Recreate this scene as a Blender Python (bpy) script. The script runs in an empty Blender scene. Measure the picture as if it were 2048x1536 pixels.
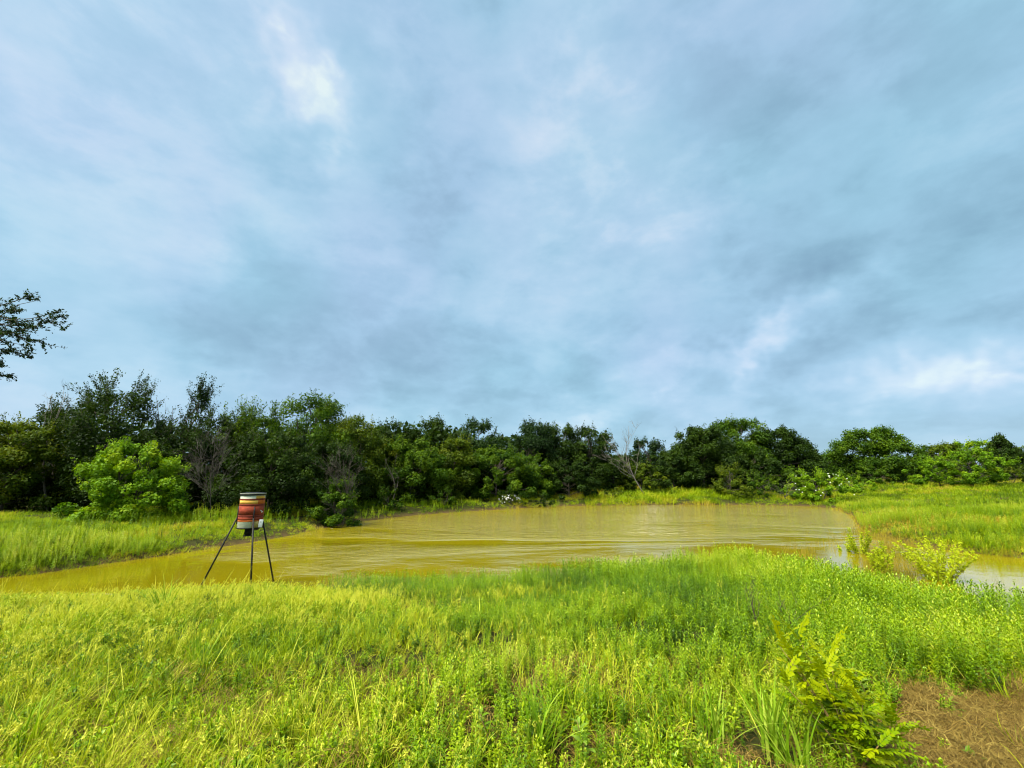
import bpy, math, random
import numpy as np
from mathutils import Vector, Matrix

# ------------------------------------------------------------------ camera, sky, sun, exposure
SC = bpy.context.scene
C = SC.collection
FPX, PITCH, CAMH = 880.0, math.radians(11.56), 2.6
cam_d = bpy.data.cameras.new('camera'); cam = bpy.data.objects.new('camera', cam_d); C.objects.link(cam)
cam_d.sensor_fit = 'HORIZONTAL'; cam_d.sensor_width = 36; cam_d.lens = 36*FPX/2048
cam_d.clip_start = 0.05; cam_d.clip_end = 6000
cam.location = (0, 0, CAMH); cam.rotation_euler = (math.pi/2+PITCH, 0, 0)
SC.camera = cam
EXPO = 2.85
SC.view_settings.view_transform = 'Standard'; SC.view_settings.look = 'None'
SC.view_settings.exposure = EXPO; SC.view_settings.gamma = 1; SC.view_settings.use_curve_mapping = False
SC.cycles.max_bounces = 4; SC.cycles.diffuse_bounces = 2; SC.cycles.glossy_bounces = 2
SC.cycles.transmission_bounces = 2; SC.cycles.transparent_max_bounces = 4
SC.cycles.use_denoising = True; SC.cycles.use_adaptive_sampling = True; SC.cycles.adaptive_threshold = .012; SC.cycles.adaptive_min_samples = 16
SC.cycles.sample_clamp_indirect = 6; SC.cycles.filter_width = 1.1

SUN_EL, SUN_AZ = math.radians(57), math.radians(-128)      # azimuth from +Y towards +X
sun_dir = Vector((math.cos(SUN_EL)*math.sin(SUN_AZ), math.cos(SUN_EL)*math.cos(SUN_AZ), math.sin(SUN_EL)))
sd = bpy.data.lights.new('sun', 'SUN'); sd.energy = 1.5; sd.angle = math.radians(40); sd.color = (1, .94, .80)
so = bpy.data.objects.new('sun', sd); C.objects.link(so)
so.rotation_euler = (-sun_dir).to_track_quat('-Z', 'Y').to_euler(); so.location = (-10, 10, 40)

cP, sP = math.cos(PITCH), math.sin(PITCH)
def ray(px, py):
    v = 768-py
    return np.array([px-1024.0, FPX*cP-v*sP, FPX*sP+v*cP])
def at_depth(px, py, Y):
    r = ray(px, py); return r*(Y/r[1])+np.array([0, 0, CAMH])
def at_z(px, py, z):
    r = ray(px, py); return r*((z-CAMH)/r[2])+np.array([0, 0, CAMH])

class NT:
    def __init__(s, tree): s.t = tree; tree.nodes.clear()
    def n(s, typ, ins=None, **kw):
        nd = s.t.nodes.new(typ)
        for k, v in kw.items(): setattr(nd, k, v)
        for k, v in (ins or {}).items():
            if isinstance(v, bpy.types.NodeSocket): s.t.links.new(v, nd.inputs[k])
            else: nd.inputs[k].default_value = v
        return nd
    def m(s, op, a, b=None, c=None, clamp=False):
        i = {0: a}
        if b is not None: i[1] = b
        if c is not None: i[2] = c
        return s.n('ShaderNodeMath', i, operation=op, use_clamp=clamp).outputs[0]
    def v(s, op, a, b=None, out=0):
        i = {0: a}
        if b is not None: i[1] = b
        return s.n('ShaderNodeVectorMath', i, operation=op).outputs[out]
    def vs(s, a, k):
        return s.n('ShaderNodeVectorMath', {0: a, 'Scale': k}, operation='SCALE').outputs[0]
    def ramp(s, f, stops, interp='LINEAR'):
        nd = s.n('ShaderNodeValToRGB', {0: f}); r = nd.color_ramp; r.interpolation = interp
        while len(r.elements) < len(stops): r.elements.new(.5)
        for e, (p, c) in zip(r.elements, stops): e.position = p; e.color = (*c, 1)
        return nd.outputs[0]
    def mix(s, f, a, b, blend='MIX'):
        nd = s.n('ShaderNodeMix', None, data_type='RGBA', blend_type=blend, clamp_factor=True)
        for k, v in ((0, f), (6, a), (7, b)):
            if isinstance(v, bpy.types.NodeSocket): s.t.links.new(v, nd.inputs[k])
            else: nd.inputs[k].default_value = v if not isinstance(v, tuple) or len(v) == 4 else (*v, 1)
        return nd.outputs[2]
    def noise(s, vec, scale, detail=4, rough=.5, dist=0.0, dim='3D'):
        return s.n('ShaderNodeTexNoise', {'Vector': vec, 'Scale': scale, 'Detail': detail, 'Roughness': rough, 'Distortion': dist}, noise_dimensions=dim)

def lin(r, g, b):
    f = lambda c: (c/255/12.92 if c <= 10 else ((c/255+.055)/1.055)**2.4)
    return (f(r), f(g), f(b))

world = bpy.data.worlds.new('World'); SC.world = world; world.use_nodes = True
def build_world():
    W = NT(world.node_tree)
    BG = 0.1
    k = .95/(BG*2**EXPO)
    sky = W.n('ShaderNodeTexSky', None, sky_type='NISHITA', sun_disc=False, sun_elevation=SUN_EL, sun_rotation=SUN_AZ, air_density=1.0, dust_density=1.5)
    d = W.n('ShaderNodeTexCoord').outputs['Generated']
    d = W.v('NORMALIZE', d)
    sx = W.n('ShaderNodeSeparateXYZ', {0: d})
    dz = W.m('ADD', W.m('MAXIMUM', sx.outputs[2], 0.0), 0.22)
    p = W.n('ShaderNodeCombineXYZ', {0: W.m('DIVIDE', sx.outputs[0], dz), 1: W.m('DIVIDE', sx.outputs[1], dz), 2: 0.0}).outputs[0]
    # the cloud deck: fibres drifting towards the horizon
    warp = W.noise(p, 1.1, 3).outputs['Color']
    pw = W.v('ADD', p, W.vs(W.v('SUBTRACT', warp, (.5, .5, .5)), .9))
    n1 = W.noise(W.v('MULTIPLY', pw, (1.0, .75, 1)), 1.15, 5, .55).outputs[0]
    n2 = W.noise(W.v('MULTIPLY', d, (1.0, 1.0, 1.7)), 5.2, 6, .56, .15).outputs[0]
    n3 = W.noise(W.v('MULTIPLY', d, (1.0, 1.0, 2.2)), 12.0, 4, .6, .0).outputs[0]
    n1e = W.n('ShaderNodeMapRange', {0: n1, 1: .36, 2: .62}, interpolation_type='SMOOTHSTEP').outputs[0]
    n2 = W.m('MULTIPLY_ADD', W.n('ShaderNodeMapRange', {0: n2, 1: .40, 2: .58}, interpolation_type='SMOOTHSTEP').outputs[0], .22, W.m('MULTIPLY', n2, .56))
    n2 = W.m('ADD', n2, .11)
    dwarp = W.v('ADD', d, W.vs(W.v('SUBTRACT', W.noise(d, 4.5, 4, .62).outputs['Color'], (.5, .5, .5)), .30))
    dens = W.m('ADD', W.m('MULTIPLY', W.m('SUBTRACT', n1e, .5), .20), W.m('MULTIPLY', W.m('SUBTRACT', n2, .5), .52))
    dens = W.m('MULTIPLY_ADD', W.m('SUBTRACT', n3, .5), .26, dens)
    dens = W.m('ADD', dens, .52)
    # the larger lit and heavy parts of the deck: px, py, half axes (px), tilt, amount
    lobes = [(622, 190, 90, 42, -56, .40), (700, 150, 210, 130, -40, .14), (1190, 220, 150, 190, 10, .26),
             (1220, 796, 130, 36, 0, .24), (1580, 645, 120, 34, 22, .42), (1360, 480, 70, 110, 20, .16),
             (1850, 520, 300, 80, 18, -.13), (1640, 470, 190, 110, 0, -.20), (1560, 250, 230, 190, 0, -.14),
             (1800, 700, 330, 46, 14, -.20), (1950, 765, 230, 30, 12, .26), (1420, 705, 170, 24, 10, .2), (480, 690, 170, 46, 8, -.14),
             (900, 740, 220, 60, 0, -.16), (200, 450, 420, 380, 0, .06), (880, 440, 120, 90, 30, -.10)]
    for (px, py, a, b, tilt, amt) in lobes:
        c = ray(px, py); L = np.linalg.norm(c); c = c/L
        R = np.cross(c, [0, 0, 1]); R /= np.linalg.norm(R); U = np.cross(R, c)
        t = math.radians(tilt)
        e1 = R*math.cos(t)+U*math.sin(t); e2 = -R*math.sin(t)+U*math.cos(t)
        q1 = W.v('DOT_PRODUCT', dwarp, tuple(e1*L/a), 1)
        q2 = W.v('DOT_PRODUCT', dwarp, tuple(e2*L/b), 1)
        g = W.m('EXPONENT', W.m('MULTIPLY', W.m('MULTIPLY_ADD', q1, q1, W.m('MULTIPLY', q2, q2)), -.7))
        g = W.m('MULTIPLY', g, W.m('GREATER_THAN', W.v('DOT_PRODUCT', d, tuple(c), 1), .3))
        dens = W.m('MULTIPLY_ADD', g, amt, dens)
    S = lambda r, g, b: tuple(x for x in lin(r, g, b))
    col = W.ramp(dens, [(0.0, S(124, 158, 184)), (.28, S(146, 184, 208)), (.5, S(163, 202, 227)), (.68, S(180, 213, 236)), (.86, S(205, 226, 243)), (1.0, S(232, 246, 246))])
    hue = W.noise(d, 2.3, 2).outputs[0]
    tintc = W.ramp(hue, [(.35, (.94, 1.018, .995)), (.65, (1.045, .987, 1.02))])
    col = W.mix(1.0, col, tintc, 'MULTIPLY')
    col = W.vs(col, k)
    fin = W.mix(.97, sky.outputs[0], col)
    bg = W.n('ShaderNodeBackground', {0: fin, 1: BG})
    W.n('ShaderNodeOutputWorld', {0: bg.outputs[0]})
build_world()
world.cycles.sampling_method = 'MANUAL'; world.cycles.sample_map_resolution = 256

# ------------------------------------------------------------------ helpers
rng = np.random.default_rng(7)
PERM = np.random.default_rng(3).random((256, 256))
def vnoise(x, y):
    xi = np.floor(x).astype(int); yi = np.floor(y).astype(int)
    fx = x-xi; fy = y-yi; fx = fx*fx*(3-2*fx); fy = fy*fy*(3-2*fy)
    g = lambda i, j: PERM[i & 255, j & 255]
    return (g(xi, yi)*(1-fx)+g(xi+1, yi)*fx)*(1-fy)+(g(xi, yi+1)*(1-fx)+g(xi+1, yi+1)*fx)*fy
def fbm(x, y, o=4):
    s = 0; a = .5; t = 0
    for i in range(o):
        s = s+a*vnoise(x+17.3*i, y-9.1*i); t += a; a *= .5; x = x*2.03; y = y*2.03
    return s/t
def sm(a, b, x):
    t = np.clip((x-a)/(b-a), 0, 1); return t*t*(3-2*t)

MATS = {}
def mat(name, build):
    if name not in MATS:
        m = bpy.data.materials.new(name); m.use_nodes = True; build(NT(m.node_tree)); MATS[name] = m
    return MATS[name]
def out(T, sh, disp=None):
    T.n('ShaderNodeOutputMaterial', {0: sh})

def leaf_mat(name, stops, trans=.35, attr='GEOMETRY', rough=.6, tcol=(1.3, 1.2, .4), spec=.14, jitter=.2):
    def b(T):
        a = T.n('ShaderNodeAttribute', None, attribute_name='tint', attribute_type=attr).outputs['Fac']
        if attr == 'INSTANCER':
            g = T.n('ShaderNodeAttribute', None, attribute_name='tint', attribute_type='GEOMETRY').outputs['Fac']
            a = T.m('ADD', a, T.m('MULTIPLY', T.m('SUBTRACT', g, .5), jitter*2))
        else:
            oi = T.n('ShaderNodeObjectInfo').outputs['Random']
            a = T.m('ADD', a, T.m('MULTIPLY', T.m('SUBTRACT', oi, .5), jitter))
        c = T.ramp(a, stops)
        p = T.n('ShaderNodeBsdfPrincipled', {'Base Color': c, 'Roughness': rough, 'Specular IOR Level': spec})
        tc = T.mix(1.0, c, tcol, 'MULTIPLY')
        tr = T.n('ShaderNodeBsdfTranslucent', {0: tc})
        mx = T.n('ShaderNodeMixShader', {0: trans, 1: p.outputs[0], 2: tr.outputs[0]})
        out(T, mx.outputs[0])
    return mat(name, b)
def plain_mat(name, c1, c2, scale=8, rough=.7, metal=0, bump=.2, spec=.4, stretch=(1, 1, 1)):
    def b(T):
        tc = T.v('MULTIPLY', T.n('ShaderNodeTexCoord').outputs['Object'], stretch)
        n = T.noise(tc, scale, 6, .6).outputs[0]
        c = T.ramp(n, [(.3, c1), (.7, c2)])
        bp = T.n('ShaderNodeBump', {'Height': n, 'Strength': bump, 'Distance': .02})
        p = T.n('ShaderNodeBsdfPrincipled', {'Base Color': c, 'Roughness': rough, 'Metallic': metal, 'Specular IOR Level': spec, 'Normal': bp.outputs[0]})
        out(T, p.outputs[0])
    return mat(name, b)

class MB:
    """collects quads and triangles, builds ONE mesh"""
    def __init__(s): s.V = []; s.F = []; s.T = []; s.n = 0
    def add(s, v, f, tint=.5):
        v = np.asarray(v, float).reshape(-1, 3)
        s.V.append(v); s.F += [(np.asarray(q)+s.n) for q in (f if isinstance(f, list) else [f])]
        s.T.append(np.broadcast_to(np.asarray(tint, float), (len(v),))); s.n += len(v)
        return s
    def mesh(s, name, m, smooth=False):
        me = bpy.data.meshes.new(name)
        V = np.concatenate(s.V); me.vertices.add(len(V)); me.vertices.foreach_set('co', V.astype(np.float32).ravel())
        loops = []; tot = []
        for f in s.F:
            f = np.atleast_2d(f); loops.append(f.ravel()); tot.append(np.full(len(f), f.shape[1]))
        loops = np.concatenate(loops); tot = np.concatenate(tot)
        me.loops.add(len(loops)); me.loops.foreach_set('vertex_index', loops.astype(np.int32))
        st = np.concatenate([[0], np.cumsum(tot)[:-1]])
        me.polygons.add(len(tot)); me.polygons.foreach_set('loop_start', st.astype(np.int32))
        if smooth: me.polygons.foreach_set('use_smooth', np.ones(len(tot), bool))
        a = me.attributes.new('tint', 'FLOAT', 'POINT'); a.data.foreach_set('value', np.concatenate(s.T).astype(np.float32))
        me.update(calc_edges=True); me.materials.append(m)
        return me
    def build(s, name, m, parent=None, smooth=False):
        o = bpy.data.objects.new(name, s.mesh(name, m, smooth)); C.objects.link(o)
        if parent is not None: o.parent = parent
        return o

def tube(mb, pts, rad, n=6, cap=True, tint=.5):
    P = np.asarray(pts, float); k = len(P); rad = np.broadcast_to(np.asarray(rad, float), (k,))
    T = np.gradient(P, axis=0); T /= np.linalg.norm(T, axis=1)[:, None]+1e-9
    ref = np.array([0, 0, 1.0]) if abs(T[0][2]) < .9 else np.array([1.0, 0, 0])
    A = np.cross(T, ref); A /= np.linalg.norm(A, axis=1)[:, None]+1e-9; B = np.cross(T, A)
    th = np.arange(n)*2*np.pi/n
    V = P[:, None]+rad[:, None, None]*(A[:, None]*np.cos(th)[None, :, None]+B[:, None]*np.sin(th)[None, :, None])
    i = np.arange(k-1)[:, None]*n; j = np.arange(n)[None]; j2 = (j+1) % n
    q = np.stack([i+j, i+j2, i+n+j2, i+n+j], -1).reshape(-1, 4)
    f = [q]
    if cap: f += [np.arange(n)[None, ::-1], (np.arange(n)+(k-1)*n)[None]]
    mb.add(V.reshape(-1, 3), f, tint)
def box(mb, c, size, R=None, tint=.5):
    s = np.array([[x, y, z] for x in (-.5, .5) for y in (-.5, .5) for z in (-.5, .5)])*np.asarray(size)
    if R is not None: s = s@np.asarray(R).T
    mb.add(s+np.asarray(c), np.array([[0, 1, 3, 2], [4, 6, 7, 5], [0, 4, 5, 1], [2, 3, 7, 6], [0, 2, 6, 4], [1, 5, 7, 3]]), tint)
def lathe(mb, prof, n=40, a0=0, a1=2*math.pi, c=(0, 0, 0), close=True):
    prof = np.asarray(prof, float); full = abs(a1-a0-2*math.pi) < 1e-6
    th = np.linspace(a0, a1, n+(0 if full else 1), endpoint=not full); k = len(th)
    V = np.stack([prof[:, None, 0]*np.cos(th), prof[:, None, 0]*np.sin(th), np.broadcast_to(prof[:, 1:2], (len(prof), k))], -1)+np.asarray(c)
    i = np.arange(len(prof)-1)[:, None]*k; j = np.arange(k if full else k-1)[None]; j2 = (j+1) % k
    mb.add(V.reshape(-1, 3), np.stack([i+j, i+j2, i+k+j2, i+k+j], -1).reshape(-1, 4))
def leaves(mb, P, N, L, Wd, tint, r, along=None):
    """rhombic leaves at P with normals N"""
    n = len(P)
    N = N/(np.linalg.norm(N, axis=1)[:, None]+1e-9)
    A = r.normal(size=(n, 3)) if along is None else along+.001
    A = A-N*np.sum(A*N, 1)[:, None]; A /= np.linalg.norm(A, axis=1)[:, None]+1e-9
    B = np.cross(N, A)
    L = np.broadcast_to(L, (n,))[:, None]; Wd = np.broadcast_to(Wd, (n,))[:, None]
    V = np.stack([P-A*L*.5, P+B*Wd*.5+A*L*.05, P+A*L*.5-N*L*.12, P-B*Wd*.5+A*L*.05], 1)
    mb.add(V.reshape(-1, 3), np.arange(4*n).reshape(n, 4), np.repeat(tint, 4))

def tag(o, label, cat=None, group=None, kind=None):
    o['label'] = label
    if cat: o['category'] = cat
    if group: o['group'] = group
    if kind: o['kind'] = kind
    return o
def empty(name, loc, rz=0):
    o = bpy.data.objects.new(name, None); C.objects.link(o); o.location = loc; o.rotation_euler[2] = rz; o.empty_display_size = .2
    return o

# ------------------------------------------------------------------ the pond outline and the lie of the land
far = [(-60, 1160), (60, 1150), (180, 1131), (300, 1115), (400, 1100), (480, 1088), (560, 1075), (640, 1057), (700, 1046), (800, 1033), (900, 1025), (1000, 1019),
       (1100, 1013), (1200, 1011), (1350, 1010), (1500, 1010), (1600, 1012), (1655, 1015), (1690, 1024), (1712, 1040), (1716, 1052),
       (1730, 1066), (1790, 1082), (1860, 1096), (1950, 1106), (2050, 1116), (2200, 1130)]
near = [(2200, 1206, .55), (2048, 1196, .55), (1940, 1190, .55), (1830, 1184, .55), (1740, 1164, .5), (1640, 1142, .45), (1500, 1116, .4), (1350, 1116, .4), (1270, 1130, .4), (1150, 1138, .35),
        (1060, 1144, .3), (950, 1146, .35), (800, 1152, .35), (650, 1160, .26), (560, 1170, .06), (480, 1177, .05), (400, 1184, .05), (300, 1190, .05), (200, 1195, .05), (80, 1196, .05), (-90, 1188, .05)]
poly = [tuple(at_z(x, y, 0)[:2]) for x, y in far]+[tuple(at_z(x, y, z)[:2]) for x, y, z in near]
poly = np.array(poly)
for _ in range(2):
    nx = np.roll(poly, -1, 0); poly = np.stack([poly*.75+nx*.25, poly*.25+nx*.75], 1).reshape(-1, 2)
def sdf(x, y):
    x = np.atleast_1d(np.asarray(x, float)).ravel(); y = np.atleast_1d(np.asarray(y, float)).ravel()
    res = np.empty(len(x))
    A = poly; B = np.roll(poly, -1, 0); E = B-A; EE = (E**2).sum(1)
    for s in range(0, len(x), 20000):
        p = np.stack([x[s:s+20000], y[s:s+20000]], 1)[:, None]
        t = np.clip(((p-A)*E).sum(2)/EE, 0, 1)
        d = np.sqrt((((p-A)-E*t[..., None])**2).sum(2)).min(1)
        c = (A[:, 1] > p[..., 1]) != (B[:, 1] > p[..., 1])
        xc = A[:, 0]+(p[..., 1]-A[:, 1])/(E[:, 1]+1e-12)*E[:, 0]
        ins = (c & (p[..., 0] < xc)).sum(1) % 2 == 1
        res[s:s+20000] = np.where(ins, -d, d)
    return res
def height(x, y, s=None):
    x = np.atleast_1d(np.asarray(x, float)); y = np.atleast_1d(np.asarray(y, float))
    if s is None: s = sdf(x, y)
    wn = 1-sm(10.8, 12.6, y)
    wr = sm(16, 30, x)*sm(11, 20, y)
    sp = np.clip(s, 0, 80)
    zn = 1.55*(1-np.exp(-sp/8.0))
    zf = .70*(1-np.exp(-sp/3.0))+.08*sm(0, .3, s)
    zr = 1.75*(1-np.exp(-sp/20.0))+.16*sm(0, .35, s)
    z = wn*zn+(1-wn)*((1-wr)*zf+wr*zr)
    hum = (fbm(x*.55, y*.55, 3)-.5)*.22+(fbm(x*1.9+5, y*1.9, 2)-.5)*.07
    z = z+hum*sm(.1, 2.0, s)
    zin = -.45*sm(0, 1.6, -s)-.03*sm(0, .1, -s)
    return np.where(s > 0, z, zin)
def gz(x, y): return float(height([x], [y])[0])

def thatch_mask(x, y):
    e = x-(1.9+.92*(y-2.8))+(fbm(x*1.7, y*1.7, 3)-.5)*.8
    return sm(-.1, .35, e)*(1-sm(3.95, 4.4, y+(fbm(x*1.1+9, y*1.1, 2)-.5)*.7))*sm(-.5, .5, y)

def build_ground():
    def axis(a, b, st, ext):
        d = np.arange(a, b+.01, st); g = ext*np.array([.002, .006, .013, .025, .05, .1, .2, .45, 1.0])
        return np.concatenate([(a-g)[::-1], d, b+g])
    xs = axis(-40, 72, .45, 2600); ys = axis(-6, 80, .42, 2600)
    X, Y = np.meshgrid(xs, ys); x = X.ravel(); y = Y.ravel()
    s = sdf(x, y); z = height(x, y, s)
    k = len(xs); i = np.arange(len(ys)-1)[:, None]*k; j = np.arange(k-1)[None]
    q = np.stack([i+j, i+j+1, i+k+j+1, i+k+j], -1).reshape(-1, 4)
    def b(T):
        co = T.n('ShaderNodeTexCoord').outputs['Object']
        n1 = T.noise(co, .5, 6, .6).outputs[0]; n2 = T.noise(co, 7, 6, .65).outputs[0]; n3 = T.noise(co, 45, 4, .6).outputs[0]
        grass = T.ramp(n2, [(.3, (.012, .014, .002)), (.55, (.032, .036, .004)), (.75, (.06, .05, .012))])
        soil = T.ramp(n3, [(.3, (.035, .02, .009)), (.55, (.11, .068, .026)), (.75, (.2, .13, .055))])
        th = T.n('ShaderNodeAttribute', None, attribute_name='tint').outputs['Fac']
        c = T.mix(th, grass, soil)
        bp = T.n('ShaderNodeBump', {'Height': T.m('ADD', n2, n3), 'Strength': .9, 'Distance': .04})
        out(T, T.n('ShaderNodeBsdfPrincipled', {'Base Color': c, 'Roughness': .95, 'Specular IOR Level': .15, 'Normal': bp.outputs[0]}).outputs[0])
    mb = MB()
    soil = np.maximum(thatch_mask(x, y), np.clip(sm(.5, .0, s)*.8, 0, 1))
    soil = np.maximum(soil, .75*sm(.62, .72, fbm(x*.09+3, y*.09+1, 2))*sm(20, 26, x)*sm(20, 26, y))
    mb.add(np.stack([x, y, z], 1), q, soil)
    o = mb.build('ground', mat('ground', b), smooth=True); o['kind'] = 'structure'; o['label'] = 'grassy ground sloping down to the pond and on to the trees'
build_ground()

def build_water():
    def b(T):
        co = T.n('ShaderNodeTexCoord').outputs['Object']
        sep = T.n('ShaderNodeSeparateXYZ', {0: co})
        # patches where the wind roughens the surface
        wind = T.noise(T.v('MULTIPLY', co, (.06, .13, 1)), 1.0, 4, .6, .5).outputs[0]
        far_ = T.n('ShaderNodeMapRange', {0: sep.outputs[1], 1: 14.0, 2: 27.0, 3: -.10, 4: .12}).outputs[0]
        wm = T.n('ShaderNodeMapRange', {0: T.m('ADD', wind, far_), 1: .38, 2: .60, 3: .03, 4: 1.0}, interpolation_type='SMOOTHSTEP').outputs[0]
        lane = T.m('MULTIPLY_ADD', sep.outputs[1], -.31, sep.outputs[0])      # lane of stronger ripples, added to make the sky reflection paler
        lane = T.m('EXPONENT', T.m('MULTIPLY', T.m('MULTIPLY', lane, lane), -.42))
        wm = T.m('MULTIPLY', wm, T.m('MULTIPLY_ADD', lane, 1.6, 1.0))
        r1 = T.noise(T.v('MULTIPLY', co, (1.5, 2.0, 1)), 1.0, 6, .62, .3).outputs[0]
        r2 = T.noise(T.v('MULTIPLY', co, (2.2, 4.0, 1)), 1.0, 3, .6).outputs[0]
        hgt = T.m('MULTIPLY', T.m('MULTIPLY_ADD', r2, .45, r1), wm)
        bp = T.n('ShaderNodeBump', {'Height': hgt, 'Strength': 1.0, 'Distance': .21})
        mud = T.noise(T.v('MULTIPLY', co, (.09, .2, 1)), 1.0, 4, .5).outputs[0]
        c = T.ramp(mud, [(.3, (.175, .145, .002)), (.7, (.21, .175, .004))])
        p = T.n('ShaderNodeBsdfPrincipled', {'Base Color': c, 'Roughness': .05, 'IOR': 2.2, 'Specular IOR Level': .5, 'Normal': bp.outputs[0]})
        out(T, p.outputs[0])
    mb = MB()
    x0, y0 = poly.min(0)-1; x1, y1 = poly.max(0)+1
    xs = np.linspace(x0, x1, 60); ys = np.linspace(y0, y1, 50); X, Y = np.meshgrid(xs, ys)
    k = 60; i = np.arange(49)[:, None]*k; j = np.arange(59)[None]
    mb.add(np.stack([X.ravel(), Y.ravel(), np.zeros(X.size)], 1), np.stack([i+j, i+j+1, i+k+j+1, i+k+j], -1).reshape(-1, 4))
    o = mb.build('pond_water', mat('pond_water', b)); o['kind'] = 'structure'; o['label'] = 'muddy olive yellow pond water with wind ripples'
build_water()

# ------------------------------------------------------------------ trees and shrubs
BARK = plain_mat('bark', (.035, .028, .02), (.09, .075, .055), 14, .9, bump=.6, stretch=(1, 1, .3))
TWIG = plain_mat('weathered_twig', (.03, .027, .02), (.075, .066, .052), 20, .9, bump=.4, stretch=(1, 1, .3))
GREY = plain_mat('dead_wood', (.09, .08, .066), (.2, .18, .15), 20, .9, bump=.4, stretch=(1, 1, .3))
FOL = {
 'dark':  leaf_mat('foliage_dark',  [(.0, (0.0072, 0.0192, 0.00168)), (.5, (0.018, 0.042, 0.002016)), (1, (0.045, 0.084, 0.004032))]),
 'green': leaf_mat('foliage_green', [(.0, (0.0164, 0.04554, 0.001305)), (.5, (0.04099, 0.09563, 0.001959)), (1, (0.1093, 0.1822, 0.003916))]),
 'olive': leaf_mat('foliage_olive', [(.0, (0.022, 0.044, 0.001971)), (.5, (0.066, 0.11, 0.002957)), (1, (0.1496, 0.1848, 0.006899))]),
 'light': leaf_mat('foliage_light', [(.0, (0.04655, 0.1164, 0.001668)), (.5, (0.1222, 0.2444, 0.00292)), (1, (0.2793, 0.384, 0.008339))]),
 'pale':  leaf_mat('foliage_pale',  [(.0, (0.04, 0.088, 0.0112)), (.5, (0.088, 0.152, 0.0112)), (1, (0.24, 0.288, 0.0672))]),
 'blue':  leaf_mat('foliage_blue',  [(.0, (0.006, 0.0192, 0.004032)), (.5, (0.0144, 0.0372, 0.006048)), (1, (0.033, 0.072, 0.01008))]),
 'yellow':leaf_mat('foliage_yellow',[(.0, (0.1875, 0.2625, 0.00375)), (.5, (0.3625, 0.45, 0.00625)), (1, (0.575, 0.625, 0.01875))]),
}
def unit(r, n):
    v = r.normal(size=(n, 3)); return v/np.linalg.norm(v, axis=1)[:, None]

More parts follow.
